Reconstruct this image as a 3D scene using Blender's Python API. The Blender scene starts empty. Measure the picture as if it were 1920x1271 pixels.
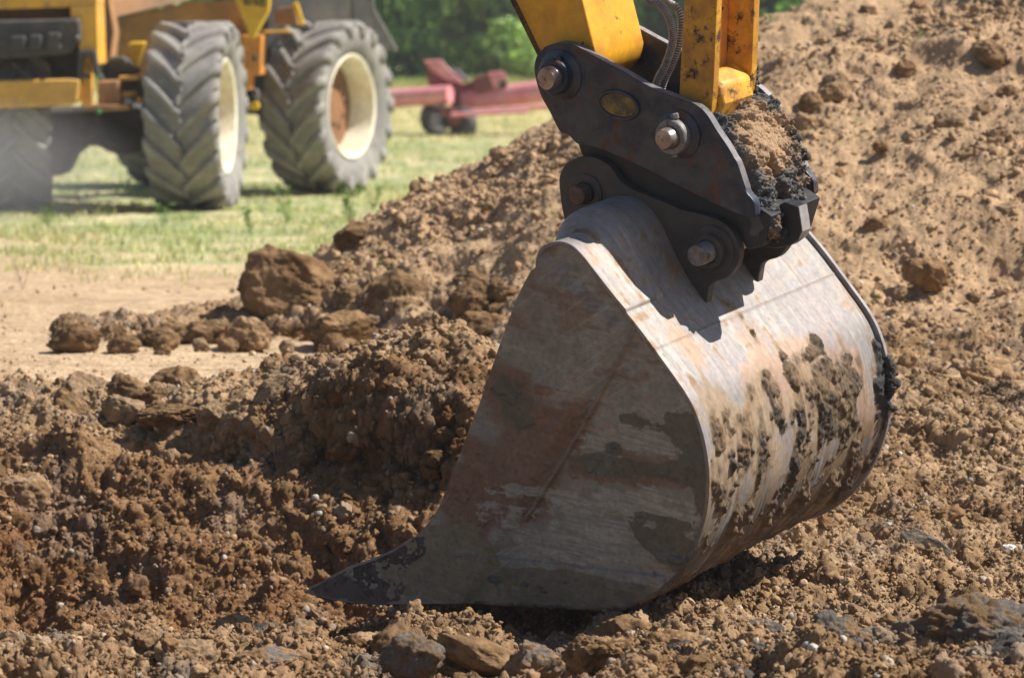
import bpy, bmesh, math, random
import numpy as np
from mathutils import Vector, Matrix

random.seed(7)
rng = np.random.default_rng(7)
R = math.radians
C = bpy.context.scene.collection
SC = bpy.context.scene

# ------------------------------------------------------------------ camera, world, sun, exposure
F = 6500.0                      # focal length in photograph pixels (1920 wide)
CAMZ = 1.5
PITCH = math.atan((635.5 - 40.0) / F)
cam = bpy.data.cameras.new("camera")
cam.sensor_width = 36.0
cam.lens = 36.0 * F / 1920.0
cam.clip_end = 2000
cam.dof.use_dof = True
cam.dof.focus_distance = 10.75
cam.dof.aperture_fstop = 4.5
cam_o = bpy.data.objects.new("camera", cam)
C.objects.link(cam_o)
cam_o.location = (0, 0, CAMZ)
cam_o.rotation_euler = (R(90) - PITCH, 0, 0)
SC.camera = cam_o

SUN_DIR = Vector((0.64, 0.0, 0.77)).normalized()      # towards the sun
sun_el = math.asin(SUN_DIR.z)
sun_az = math.atan2(SUN_DIR.x, SUN_DIR.y)
w = bpy.data.worlds.new("World")
SC.world = w
w.use_nodes = True
nt = w.node_tree
sky = nt.nodes.new("ShaderNodeTexSky")
sky.sky_type = 'NISHITA'
sky.sun_disc = False
sky.sun_elevation = sun_el
sky.sun_rotation = sun_az
nt.links.new(sky.outputs[0], nt.nodes["Background"].inputs[0])
nt.nodes["Background"].inputs[1].default_value = 0.06
sun = bpy.data.lights.new("sun", 'SUN')
sun.energy = 5.0
sun.angle = R(0.5)
sun.color = (1.0, 0.935, 0.83)
sun_o = bpy.data.objects.new("sun", sun)
C.objects.link(sun_o)
sun_o.rotation_euler = (-SUN_DIR).to_track_quat('-Z', 'Y').to_euler()
SC.view_settings.view_transform = 'Standard'
SC.view_settings.look = 'None'
SC.view_settings.exposure = 0.50
SC.view_settings.gamma = 1.0
SC.cycles.max_bounces = 5
SC.cycles.diffuse_bounces = 3
SC.cycles.use_denoising = True

# ------------------------------------------------------------------ camera geometry helpers
ct, st = math.cos(PITCH), math.sin(PITCH)
CAM = np.array([0.0, 0.0, CAMZ])

def ray(px, py):
    a = (px - 960.0) / F
    b = -(py - 635.5) / F
    return np.array([a, ct + b * st, -st + b * ct])

def at(px, py, d):
    """world point on the vertical plane y = d"""
    r = ray(px, py)
    return CAM + r * (d / r[1])

def project(p):
    p = np.asarray(p) - CAM
    dep = p[..., 1] * ct - p[..., 2] * st
    up = p[..., 1] * st + p[..., 2] * ct
    return 960 + F * p[..., 0] / dep, 635.5 - F * up / dep, dep

# ------------------------------------------------------------------ noise (numpy)
_T = np.random.default_rng(3).random((32, 32, 32)).astype(np.float32) * 2 - 1
_J = np.random.default_rng(5).random((32, 32, 32, 4)).astype(np.float32)

def vnoise(p):
    p = np.asarray(p, dtype=np.float32)
    i = np.floor(p).astype(np.int32)
    f = p - i
    f = f * f * f * (f * (f * 6 - 15) + 10)
    i &= 31
    j = (i + 1) & 31
    x0, y0, z0 = i[..., 0], i[..., 1], i[..., 2]
    x1, y1, z1 = j[..., 0], j[..., 1], j[..., 2]
    fx, fy, fz = f[..., 0], f[..., 1], f[..., 2]
    c00 = _T[x0, y0, z0] * (1 - fx) + _T[x1, y0, z0] * fx
    c10 = _T[x0, y1, z0] * (1 - fx) + _T[x1, y1, z0] * fx
    c01 = _T[x0, y0, z1] * (1 - fx) + _T[x1, y0, z1] * fx
    c11 = _T[x0, y1, z1] * (1 - fx) + _T[x1, y1, z1] * fx
    a = c00 * (1 - fy) + c10 * fy
    b = c01 * (1 - fy) + c11 * fy
    return a * (1 - fz) + b * fz

_ROT = np.array([[0.36, 0.48, -0.8], [-0.8, 0.6, 0.0], [0.48, 0.64, 0.6]], dtype=np.float32)

def fbm(p, octs=4, gain=0.5, lac=2.03):
    p = np.asarray(p, dtype=np.float32)
    s = np.zeros(p.shape[:-1], np.float32)
    a, t = 1.0, 0.0
    for o in range(octs):
        s += a * vnoise(p + 7.3 * o)
        t += a
        a *= gain
        p = (p @ _ROT) * lac
    return s / t

def worley(p, jit=0.9):
    """F1 distance and a random per-cell value"""
    p = np.asarray(p, dtype=np.float32)
    i = np.floor(p).astype(np.int32)
    f = p - i
    best = np.full(p.shape[:-1], 9.0, np.float32)
    cid = np.zeros(p.shape[:-1], np.float32)
    for dx in (-1, 0, 1):
        for dy in (-1, 0, 1):
            for dz in (-1, 0, 1):
                q = (i + np.array([dx, dy, dz])) & 31
                J = _J[q[..., 0], q[..., 1], q[..., 2]]
                v0 = dx + 0.5 + (J[..., 0] - .5) * jit - f[..., 0]
                v1 = dy + 0.5 + (J[..., 1] - .5) * jit - f[..., 1]
                v2 = dz + 0.5 + (J[..., 2] - .5) * jit - f[..., 2]
                d = v0 * v0 + v1 * v1 + v2 * v2
                m = d < best
                best = np.where(m, d, best)
                cid = np.where(m, J[..., 3], cid)
    return np.sqrt(best), cid

def sstep(a, b, x):
    t = np.clip((x - a) / (b - a), 0, 1)
    return t * t * (3 - 2 * t)

def mix(a, b, t):
    t = np.asarray(t)[..., None]
    return np.asarray(a) * (1 - t) + np.asarray(b) * t

# ------------------------------------------------------------------ object helpers
def tag(o, label=None, cat=None, group=None, kind=None):
    if label: o['label'] = label
    if cat: o['category'] = cat
    if group: o['group'] = group
    if kind: o['kind'] = kind
    return o

def empty(name, loc=(0, 0, 0)):
    o = bpy.data.objects.new(name, None)
    o.location = loc
    C.objects.link(o)
    return o

def np_mesh(name, verts, faces, mat, parent=None, col=None, extra=None, smooth=True):
    """faces: (n,k) int array with k 3 or 4"""
    me = bpy.data.meshes.new(name)
    verts = np.ascontiguousarray(verts, dtype=np.float32)
    faces = np.ascontiguousarray(faces, dtype=np.int32)
    n, k = faces.shape
    me.vertices.add(len(verts))
    me.vertices.foreach_set('co', verts.ravel())
    me.loops.add(n * k)
    me.loops.foreach_set('vertex_index', faces.ravel())
    me.polygons.add(n)
    me.polygons.foreach_set('loop_start', np.arange(0, n * k, k, dtype=np.int32))
    me.polygons.foreach_set('loop_total', np.full(n, k, dtype=np.int32))
    if smooth:
        me.polygons.foreach_set('use_smooth', np.ones(n, dtype=bool))
    me.update(calc_edges=True)
    if col is not None:
        a = me.color_attributes.new('Col', 'FLOAT_COLOR', 'POINT')
        c = np.ones((len(verts), 4), np.float32)
        c[:, :3] = np.clip(col, 0, 1)
        a.data.foreach_set('color', c.ravel())
    if extra is not None:
        for nm, v in extra.items():
            a = me.attributes.new(nm, 'FLOAT', 'POINT')
            a.data.foreach_set('value', np.ascontiguousarray(v, dtype=np.float32))
    me.materials.append(mat)
    o = bpy.data.objects.new(name, me)
    C.objects.link(o)
    if parent: o.parent = parent
    return o

def grid_faces(nr, nc, wrap=False):
    r = np.arange(nr - 1)[:, None]
    c = np.arange(nc if wrap else nc - 1)[None, :]
    c2 = (c + 1) % nc
    a = r * nc + c
    b = r * nc + c2
    return np.stack([a, b, b + nc, a + nc], -1).reshape(-1, 4)

def bm_obj(name, bm, mat, parent=None, smooth=None, bevel=None):
    me = bpy.data.meshes.new(name)
    bmesh.ops.recalc_face_normals(bm, faces=bm.faces)
    bm.to_mesh(me)
    bm.free()
    me.materials.append(mat)
    o = bpy.data.objects.new(name, me)
    C.objects.link(o)
    if parent: o.parent = parent
    if smooth is not None:
        for p in me.polygons: p.use_smooth = True
        me.set_sharp_from_angle(angle=R(smooth))
    if bevel:
        b = o.modifiers.new('bevel', 'BEVEL')
        b.width = bevel; b.segments = 2; b.limit_method = 'ANGLE'; b.angle_limit = R(35)
        for p in me.polygons: p.use_smooth = True
        b.harden_normals = True
    return o

def catmull(pts, n=8, closed=True):
    pts = np.asarray(pts, float)
    m = len(pts)
    out = []
    rngi = range(m) if closed else range(m - 1)
    for i in rngi:
        if closed:
            p0, p1, p2, p3 = pts[i - 1], pts[i], pts[(i + 1) % m], pts[(i + 2) % m]
        else:
            p0, p1, p2, p3 = pts[max(i - 1, 0)], pts[i], pts[i + 1], pts[min(i + 2, m - 1)]
        for k in range(n):
            t = k / n
            out.append(0.5 * ((2 * p1) + (-p0 + p2) * t + (2 * p0 - 5 * p1 + 4 * p2 - p3) * t * t + (-p0 + 3 * p1 - 3 * p2 + p3) * t ** 3))
    if not closed: out.append(pts[-1])
    return np.array(out)

def resample(pts, n, closed=False):
    pts = np.asarray(pts, float)
    if closed: pts = np.vstack([pts, pts[:1]])
    s = np.concatenate([[0], np.cumsum(np.linalg.norm(np.diff(pts, axis=0), axis=1))])
    t = np.linspace(0, s[-1], n + 1)[:-1] if closed else np.linspace(0, s[-1], n)
    return np.stack([np.interp(t, s, pts[:, k]) for k in range(pts.shape[1])], -1), t

def add_prism(bm, a, b):
    """a, b: matching rings of 3-D points; closed solid between them"""
    va = [bm.verts.new(p) for p in a]
    vb = [bm.verts.new(p) for p in b]
    n = len(a)
    bm.faces.new(va)
    bm.faces.new(vb[::-1])
    for i in range(n):
        bm.faces.new((va[i], vb[i], vb[(i + 1) % n], va[(i + 1) % n]))

def add_box(bm, c, s, rot=None):
    c = Vector(c)
    vs = []
    for dx in (-.5, .5):
        for dy in (-.5, .5):
            for dz in (-.5, .5):
                v = Vector((dx * s[0], dy * s[1], dz * s[2]))
                if rot: v = rot @ v
                vs.append(bm.verts.new(c + v))
    for f in ((0, 1, 3, 2), (4, 6, 7, 5), (0, 4, 5, 1), (2, 3, 7, 6), (0, 2, 6, 4), (1, 5, 7, 3)):
        bm.faces.new([vs[i] for i in f])

def add_lathe(bm, origin, axis, prof, n=32):
    """prof: (radius, distance along axis); closed at ends if radius 0"""
    axis = Vector(axis).normalized()
    u = axis.orthogonal().normalized()
    v = axis.cross(u)
    o = Vector(origin)
    rings = []
    for r, z in prof:
        if r < 1e-6:
            rings.append([bm.verts.new(o + axis * z)])
        else:
            rings.append([bm.verts.new(o + axis * z + (u * math.cos(2 * math.pi * k / n) + v * math.sin(2 * math.pi * k / n)) * r) for k in range(n)])
    for a, b in zip(rings, rings[1:]):
        for k in range(n):
            k2 = (k + 1) % n
            if len(a) == 1 and len(b) == 1: continue
            if len(a) == 1: bm.faces.new((a[0], b[k], b[k2]))
            elif len(b) == 1: bm.faces.new((a[k], b[0], a[k2]))
            else: bm.faces.new((a[k], b[k], b[k2], a[k2]))

def tube_verts(path, rad, n=10):
    path = np.asarray(path, float)
    m = len(path)
    rad = np.broadcast_to(rad, (m,))
    t = np.gradient(path, axis=0)
    t /= np.linalg.norm(t, axis=1)[:, None]
    u = np.cross(t[0], [0.3, 0.1, 0.9]); u /= np.linalg.norm(u)
    V = []
    for i in range(m):
        u = u - t[i] * np.dot(u, t[i]); u /= np.linalg.norm(u)
        v = np.cross(t[i], u)
        for k in range(n):
            a = 2 * math.pi * k / n
            V.append(path[i] + rad[i] * (u * math.cos(a) + v * math.sin(a)))
    return np.array(V), grid_faces(m, n, wrap=True)

# ------------------------------------------------------------------ materials
def new_mat(name):
    m = bpy.data.materials.new(name)
    m.use_nodes = True
    return m, m.node_tree, m.node_tree.nodes["Principled BSDF"]

def attr_mat(name, rough=0.9, bump=0.3, bscale=120, bdist=0.004, spec=0.25, var=0.25, vscale=35, rattr=False, metallic=0.0, fine=None):
    """albedo from the Col attribute with extra fine variation, relief from noise"""
    m, t, b = new_mat(name)
    N, L = t.nodes, t.links
    a = N.new('ShaderNodeAttribute'); a.attribute_name = 'Col'
    tc = N.new('ShaderNodeTexCoord')
    n1 = N.new('ShaderNodeTexNoise'); n1.inputs['Scale'].default_value = vscale; n1.inputs['Detail'].default_value = 8; n1.inputs['Roughness'].default_value = 0.7
    L.new(tc.outputs['Object'], n1.inputs['Vector'])
    mr = N.new('ShaderNodeMapRange'); mr.inputs[1].default_value = 0.3; mr.inputs[2].default_value = 0.7
    mr.inputs[3].default_value = 1 - var; mr.inputs[4].default_value = 1 + var
    L.new(n1.outputs[0], mr.inputs[0])
    mu = N.new('ShaderNodeVectorMath'); mu.operation = 'SCALE'
    L.new(a.outputs['Color'], mu.inputs[0]); L.new(mr.outputs[0], mu.inputs['Scale'])
    L.new(mu.outputs[0], b.inputs['Base Color'])
    b.inputs['Roughness'].default_value = rough
    b.inputs['Specular IOR Level'].default_value = spec
    b.inputs['Metallic'].default_value = metallic
    if rattr:
        ra = N.new('ShaderNodeAttribute'); ra.attribute_name = 'Rgh'
        L.new(ra.outputs['Fac'], b.inputs['Roughness'])
        ma = N.new('ShaderNodeAttribute'); ma.attribute_name = 'Met'
        L.new(ma.outputs['Fac'], b.inputs['Metallic'])
    if bump:
        n2 = N.new('ShaderNodeTexNoise'); n2.inputs['Scale'].default_value = bscale; n2.inputs['Detail'].default_value = 6; n2.inputs['Roughness'].default_value = 0.65
        L.new(tc.outputs['Object'], n2.inputs['Vector'])
        bp = N.new('ShaderNodeBump'); bp.inputs['Strength'].default_value = bump; bp.inputs['Distance'].default_value = bdist
        L.new(n2.outputs[0], bp.inputs['Height'])
        L.new(bp.outputs[0], b.inputs['Normal'])
    return m

def worn_mat(name, base, second, dirt, rough=0.5, metallic=0.0, s1=6, s2=40, amount=0.5, dirt_amt=0.45, bump=0.25, bscale=60, stretch=(1, 1, 1), rough2=0.85, bdist=0.003):
    """base paint/steel with patches of a second colour and speckled dirt"""
    m, t, b = new_mat(name)
    N, L = t.nodes, t.links
    tc = N.new('ShaderNodeTexCoord')
    mp = N.new('ShaderNodeMapping'); mp.inputs['Scale'].default_value = stretch
    L.new(tc.outputs['Object'], mp.inputs['Vector'])
    def noise(s, d=8, r=0.6, dist=0.0):
        n = N.new('ShaderNodeTexNoise'); n.inputs['Scale'].default_value = s; n.inputs['Detail'].default_value = d
        n.inputs['Roughness'].default_value = r; n.inputs['Distortion'].default_value = dist * .25
        L.new(mp.outputs[0], n.inputs['Vector']); return n
    def ramp(src, lo, hi):
        r = N.new('ShaderNodeMapRange'); r.inputs[1].default_value = lo; r.inputs[2].default_value = hi; r.clamp = True
        L.new(src.outputs[0], r.inputs[0]); return r
    a = ramp(noise(s1, 9, 0.65, 0.4), 0.62 - amount * 0.3, 0.78 - amount * 0.3)
    d = ramp(noise(s2, 10, 0.75, 0.6), 0.68 - dirt_amt * 0.3, 0.76 - dirt_amt * 0.3)
    v = ramp(noise(s1 * 3.1, 8, 0.7), 0.3, 0.7)
    m1 = N.new('ShaderNodeMix'); m1.data_type = 'RGBA'
    m1.inputs[6].default_value = (*base, 1); m1.inputs[7].default_value = (*second, 1)
    L.new(a.outputs[0], m1.inputs[0])
    m2 = N.new('ShaderNodeMix'); m2.data_type = 'RGBA'
    L.new(m1.outputs[2], m2.inputs[6]); m2.inputs[7].default_value = (*dirt, 1)
    L.new(d.outputs[0], m2.inputs[0])
    hs = N.new('ShaderNodeMapRange'); hs.inputs[3].default_value = 0.78; hs.inputs[4].default_value = 1.2
    L.new(v.outputs[0], hs.inputs[0])
    sc = N.new('ShaderNodeVectorMath'); sc.operation = 'SCALE'
    L.new(m2.outputs[2], sc.inputs[0]); L.new(hs.outputs[0], sc.inputs['Scale'])
    L.new(sc.outputs[0], b.inputs['Base Color'])
    rr = N.new('ShaderNodeMapRange'); rr.inputs[3].default_value = rough; rr.inputs[4].default_value = rough2
    L.new(d.outputs[0], rr.inputs[0]); L.new(rr.outputs[0], b.inputs['Roughness'])
    b.inputs['Metallic'].default_value = metallic
    nb = noise(bscale, 6, 0.6)
    ad = N.new('ShaderNodeMath'); ad.operation = 'MULTIPLY_ADD'; ad.inputs[1].default_value = 0.6
    L.new(d.outputs[0], ad.inputs[0]); L.new(nb.outputs[0], ad.inputs[2])
    bp = N.new('ShaderNodeBump'); bp.inputs['Strength'].default_value = bump; bp.inputs['Distance'].default_value = bdist
    L.new(ad.outputs[0], bp.inputs['Height']); L.new(bp.outputs[0], b.inputs['Normal'])
    return m

M = {}
M['soil'] = attr_mat('soil', rough=0.97, bump=0.9, bscale=75, bdist=0.012, spec=0.12, var=0.28, vscale=60)
M['clod'] = attr_mat('clod', rough=0.97, bump=0.8, bscale=90, bdist=0.010, spec=0.12, var=0.22, vscale=60)
M['bucket'] = attr_mat('bucket_steel', rough=0.6, bump=0.22, bscale=140, bdist=0.002, spec=0.4, var=0.14, vscale=45, rattr=True)
M['mud'] = attr_mat('caked_mud', rough=0.9, bump=0.5, bscale=160, bdist=0.004, spec=0.3, var=0.25, vscale=70)
M['hitch'] = worn_mat('navy_hitch_paint', (0.012, 0.023, 0.052), (0.060, 0.068, 0.085), (0.13, 0.055, 0.026), rough=0.34, rough2=0.8, s1=11, s2=13, amount=0.75, dirt_amt=0.46, bump=0.35, bscale=45)
M['hitch_dark'] = worn_mat('dark_hitch_steel', (0.014, 0.017, 0.026), (0.03, 0.03, 0.035), (0.07, 0.05, 0.035), rough=0.5, s1=9, s2=22, amount=0.5, dirt_amt=0.25, bump=0.4)
M['edge'] = worn_mat('worn_edge_steel', (0.30, 0.28, 0.29), (0.2, 0.18, 0.18), (0.13, 0.09, 0.07), rough=0.5, s1=12, s2=50, amount=0.5, dirt_amt=0.3, bump=0.3)
M['lug'] = worn_mat('brown_lug_steel', (0.095, 0.076, 0.066), (0.05, 0.048, 0.05), (0.14, 0.07, 0.045), rough=0.6, s1=6, s2=25, amount=0.6, dirt_amt=0.3, bump=0.4, bscale=50)
M['pin'] = worn_mat('pin_steel', (0.42, 0.38, 0.37), (0.30, 0.24, 0.22), (0.13, 0.06, 0.04), rough=0.28, rough2=0.6, metallic=0.75, s1=12, s2=30, amount=0.55, dirt_amt=0.4, bump=0.3)
M['pin_rust'] = worn_mat('rusty_pin_steel', (0.14, 0.09, 0.08), (0.10, 0.055, 0.045), (0.05, 0.04, 0.04), rough=0.5, metallic=0.3, s1=18, s2=30, amount=0.6, dirt_amt=0.35, bump=0.3)
M['pin_grey'] = worn_mat('grey_pin_steel', (0.26, 0.25, 0.26), (0.15, 0.13, 0.13), (0.09, 0.06, 0.05), rough=0.45, metallic=0.35, s1=18, s2=30, amount=0.5, dirt_amt=0.35, bump=0.3)
M['yellow'] = worn_mat('yellow_arm_paint', (0.84, 0.42, 0.028), (0.70, 0.33, 0.04), (0.12, 0.055, 0.02), rough=0.36, rough2=0.85, s1=5, s2=17, amount=0.55, dirt_amt=0.27, bump=0.12, bscale=25)
M['yellow_link'] = worn_mat('worn_yellow_link_paint', (0.78, 0.40, 0.035), (0.50, 0.23, 0.035), (0.07, 0.04, 0.025), rough=0.45, rough2=0.9, s1=6, s2=15, amount=0.75, dirt_amt=0.50, bump=0.3, bscale=40)
M['rust_edge'] = worn_mat('rusty_black_edge', (0.10, 0.05, 0.02), (0.35, 0.17, 0.03), (0.02, 0.015, 0.01), rough=0.7, s1=20, s2=40, amount=0.4, dirt_amt=0.6, bump=0.5)
M['hose'] = worn_mat('hose_rubber', (0.11, 0.11, 0.11), (0.17, 0.16, 0.15), (0.12, 0.09, 0.07), rough=0.45, s1=14, s2=40, amount=0.4, dirt_amt=0.3)
M['coil'] = worn_mat('hose_guard_steel', (0.38, 0.37, 0.375), (0.24, 0.22, 0.22), (0.12, 0.09, 0.07), rough=0.35, metallic=0.3, s1=30, s2=40, amount=0.5, dirt_amt=0.3)
M['badge'] = worn_mat('worn_badge', (0.30, 0.22, 0.04), (0.10, 0.07, 0.045), (0.13, 0.045, 0.02), rough=0.5, s1=22, s2=50, amount=0.75, dirt_amt=0.4, bump=0.4)
M['dumper_yellow'] = worn_mat('dusty_dumper_yellow', (0.82, 0.45, 0.05), (0.66, 0.38, 0.09), (0.40, 0.25, 0.12), rough=0.55, s1=2.5, s2=9, amount=0.6, dirt_amt=0.35, bump=0.1)
M['dumper_bright'] = worn_mat('lit_dumper_yellow', (0.90, 0.55, 0.04), (0.82, 0.48, 0.05), (0.5, 0.32, 0.1), rough=0.45, s1=2.5, s2=9, amount=0.4, dirt_amt=0.1, bump=0.05)  # lit tone of the dumper yellow, brightness put into the colour
M['dumper_brown'] = worn_mat('dirty_shaded_panel', (0.42, 0.22, 0.09), (0.30, 0.17, 0.09), (0.20, 0.13, 0.08), rough=0.7, s1=2.5, s2=9, amount=0.6, dirt_amt=0.35, bump=0.1)  # brown parts, and yellow undersides with their shade in the colour
M['dumper_dark'] = worn_mat('dusty_black_steel', (0.06, 0.06, 0.062), (0.10, 0.09, 0.08), (0.16, 0.14, 0.11), rough=0.75, s1=3, s2=9, amount=0.5, dirt_amt=0.3, bump=0.2)
M['tyre'] = worn_mat('dusty_tyre_rubber', (0.235, 0.23, 0.225), (0.31, 0.295, 0.275), (0.38, 0.34, 0.29), rough=0.9, s1=3, s2=8, amount=0.6, dirt_amt=0.4, bump=0.2)
M['lugrub'] = M['tyre']
M['rim'] = worn_mat('cream_rim_paint', (0.84, 0.80, 0.66), (0.74, 0.64, 0.45), (0.45, 0.28, 0.13), rough=0.45, s1=3, s2=8, amount=0.5, dirt_amt=0.2, bump=0.05)
M['hub'] = worn_mat('rusty_wheel_disc', (0.30, 0.14, 0.06), (0.22, 0.12, 0.07), (0.4, 0.22, 0.1), rough=0.7, s1=4, s2=10, amount=0.6, dirt_amt=0.3)
M['orange'] = worn_mat('orange_paint', (0.80, 0.34, 0.06), (0.7, 0.3, 0.07), (0.4, 0.2, 0.08), rough=0.5, s1=4, s2=9, amount=0.4, dirt_amt=0.2)
M['red'] = worn_mat('faded_red_paint', (0.78, 0.29, 0.32), (0.74, 0.38, 0.38), (0.55, 0.40, 0.33), rough=0.5, s1=2, s2=6, amount=0.5, dirt_amt=0.3, bump=0.05)
M['red_dark'] = worn_mat('brown_red_steel', (0.22, 0.06, 0.06), (0.2, 0.10, 0.08), (0.2, 0.15, 0.1), rough=0.6, s1=2, s2=6, amount=0.5, dirt_amt=0.3, bump=0.05)
M['green_ink'] = worn_mat('dark_green_lettering', (0.05, 0.09, 0.03), (0.1, 0.12, 0.03), (0.3, 0.25, 0.05), rough=0.5)

def leaf_mat(name):
    m, t, b = new_mat(name)
    N, L = t.nodes, t.links
    a = N.new('ShaderNodeAttribute'); a.attribute_name = 'Col'
    L.new(a.outputs['Color'], b.inputs['Base Color'])
    b.inputs['Roughness'].default_value = 0.5
    tr = N.new('ShaderNodeBsdfTranslucent')
    sc = N.new('ShaderNodeVectorMath'); sc.operation = 'MULTIPLY'; sc.inputs[1].default_value = (1.2, 1.3, 0.5)
    L.new(a.outputs['Color'], sc.inputs[0]); L.new(sc.outputs[0], tr.inputs['Color'])
    mx = N.new('ShaderNodeMixShader'); mx.inputs[0].default_value = 0.35
    L.new(b.outputs[0], mx.inputs[1]); L.new(tr.outputs[0], mx.inputs[2])
    L.new(mx.outputs[0], N['Material Output'].inputs['Surface'])
    return m
M['leaf'] = leaf_mat('leaf')
M['bark'] = worn_mat('bark', (0.10, 0.075, 0.05), (0.16, 0.12, 0.09), (0.05, 0.04, 0.03), rough=0.9, s1=2, s2=8)

# ------------------------------------------------------------------ ground shape
def z_at(py, d):
    return at(960, py, d)[2]

STATIONS = {
 -1500: [(7,-.2),(9.3,-.15),(10,-.25),(11,-.3),(12.5,-.2),(13.6,0),(15,0),(30,0)],
 -300: [(7,-.25),(9.3,-.20),(9.8,-.28),(10.5,-.6),(12.0,-.62),(12.5,-.45),(13.0,-.25),(13.6,-.05),(15,0),(17,0),(30,0)],
 0:    [(7,-.22),(9.0,-.25),(9.5,-.215),(9.9,-.32),(10.5,-.6),(11.9,-.62),(12.3,-.47),(12.8,-.30),(13.2,-.14),(13.7,-.03),(14.5,0),(17,0),(30,0)],
 200: [(7,-.2),(9.0,-.23),(9.4,-.20),(9.8,-.32),(10.4,-.62),(12.0,-.66),(12.5,-.54),(12.85,-.36),(12.98,-.30),(13.08,-.12),(13.4,-.08),(13.7,-.01),(14.5,0),(17,0),(30,0)],
 380: [(7,-.22),(9.0,-.24),(9.5,-.20),(9.9,-.33),(10.4,-.62),(12.0,-.66),(12.5,-.56),(12.85,-.38),(12.97,-.30),(13.05,-.07),(13.3,-.03),(13.6,.0),(14.5,0),(17,0),(30,0)],
 520: [(7,-.22),(9.0,-.26),(9.5,-.24),(9.9,-.36),(10.4,-.62),(11.9,-.66),(12.4,-.58),(12.72,-.42),(12.84,-.12),(12.95,.0),(13.3,.05),(13.7,.04),(14.4,0),(17,0),(30,0)],
 650: [(7,-.22),(9.0,-.27),(9.5,-.26),(9.9,-.36),(10.4,-.58),(11.8,-.64),(12.35,-.58),(12.6,-.46),(12.72,-.02),(12.85,.12),(13.15,.18),(13.6,.10),(14.4,0),(16.2,.0),(16.8,.14),(17.4,.40),(17.9,.44),(18.5,.25),(20,0),(30,0)],
 760: [(7,-.22),(9.0,-.27),(9.5,-.265),(10.0,-.33),(10.4,-.54),(11.7,-.60),(12.25,-.54),(12.53,-.42),(12.66,.04),(12.85,.20),(13.1,.26),(13.6,.18),(14.3,.03),(15.8,.0),(16.5,.16),(17.4,.50),(18.0,.56),(18.7,.4),(20.5,0),(30,0)],
 860: [(7,-.22),(9.0,-.28),(9.5,-.27),(10.0,-.32),(10.4,-.48),(11.6,-.54),(12.15,-.48),(12.42,-.36),(12.58,.04),(12.85,.20),(13.15,.28),(13.6,.2),(14.3,.05),(15.5,.02),(16.4,.22),(17.4,.56),(18.1,.70),(18.8,.55),(21,0),(30,0)],
 960: [(7,-.22),(9.0,-.28),(9.5,-.27),(10.0,-.31),(10.4,-.46),(11.5,-.48),(12.2,-.32),(12.7,.0),(13.1,.15),(13.7,.14),(14.4,.07),(15.3,.12),(16.4,.46),(17.4,.74),(18.2,.87),(19,.7),(21.5,0),(30,0)],
 1100: [(7,-.2),(9.0,-.26),(9.4,-.25),(10.0,-.31),(10.4,-.46),(11.4,-.44),(12.4,-.24),(13.1,-.02),(13.8,.05),(14.5,.08),(15.4,.32),(16.5,.72),(17.6,.96),(18.4,1.02),(19.2,.85),(22,.1),(30,0)],
 1300: [(7,-.2),(9.0,-.22),(9.3,-.18),(9.8,-.34),(10.4,-.43),(11.3,-.37),(12.5,-.20),(13.5,-.05),(14.0,.02),(14.8,.16),(15.8,.58),(17.2,1.08),(18.4,1.33),(19.4,1.3),(21,.9),(24,.1),(30,0)],
 1420: [(7,-.2),(8.9,-.2),(9.25,-.12),(9.7,-.30),(10.3,-.42),(11.2,-.36),(12.5,-.19),(13.7,-.02),(14.2,.03),(14.9,.2),(15.9,.66),(17.2,1.15),(18.6,1.48),(19.6,1.45),(21,1.1),(25,.1),(30,0)],
 1600: [(7,-.18),(8.9,-.16),(9.25,-.09),(9.7,-.24),(10.2,-.38),(11,-.34),(12.2,-.19),(13.8,.0),(14.3,.03),(15,.23),(16.2,.82),(17.4,1.28),(18.6,1.60),(19.8,1.72),(21.5,1.4),(26,.1),(30,0)],
 1780: [(7,-.18),(8.9,-.14),(9.25,-.07),(9.7,-.22),(10.2,-.37),(11,-.33),(12.2,-.19),(13.8,.0),(14.3,.04),(15,.25),(16.2,.88),(17.4,1.40),(18.8,1.85),(20,2.0),(22,1.8),(27,.2),(30,0)],
 1950: [(7,-.18),(8.9,-.14),(9.25,-.07),(9.7,-.2),(10.2,-.36),(11,-.32),(12.2,-.18),(13.8,.0),(14.3,.04),(15,.27),(16.2,.93),(17.4,1.50),(18.8,2.0),(20.5,2.3),(23,2.0),(28,.3),(30,.1)],
 2400: [(7,-.18),(8.9,-.14),(9.3,-.1),(10.2,-.3),(12.2,-.18),(13.8,.0),(15,.3),(16.4,1.1),(18.4,2.0),(20.5,2.6),(23,2.4),(28,.5),(30,.2)],
 3600: [(7,-.15),(12,-.1),(13.8,.0),(15.5,.3),(17.4,1.1),(20.5,2.2),(23,2.1),(28,.5),(30,.2)],
 5200: [(7,0),(12,0),(13.8,.0),(30,0)],
}
for k in STATIONS:
    if -400 < k < 2500:
        STATIONS[k] = [(d, z - (.05 + (.07 if k > 1350 else 0)) if 8.8 <= d <= 9.95 else z) for d, z in STATIONS[k]]
US = np.array([(k - 960) / F for k in sorted(STATIONS)])
_us = np.linspace(-0.45, 0.7, 1200)
_ds = np.arange(6.0, 31.0, 0.025)
_tab = np.array([np.interp(_ds, *zip(*STATIONS[k])) for k in sorted(STATIONS)])
_g = np.exp(-0.5 * (np.arange(-16, 17) / 2.4) ** 2); _g /= _g.sum()
_tab = np.array([np.convolve(np.pad(r, 16, 'edge'), _g, 'valid') for r in _tab])
_full = np.array([np.interp(_us, US, _tab[:, j]) for j in range(len(_ds))]).T
_g2 = np.exp(-0.5 * (np.arange(-20, 21) / 7.0) ** 2); _g2 /= _g2.sum()
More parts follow.
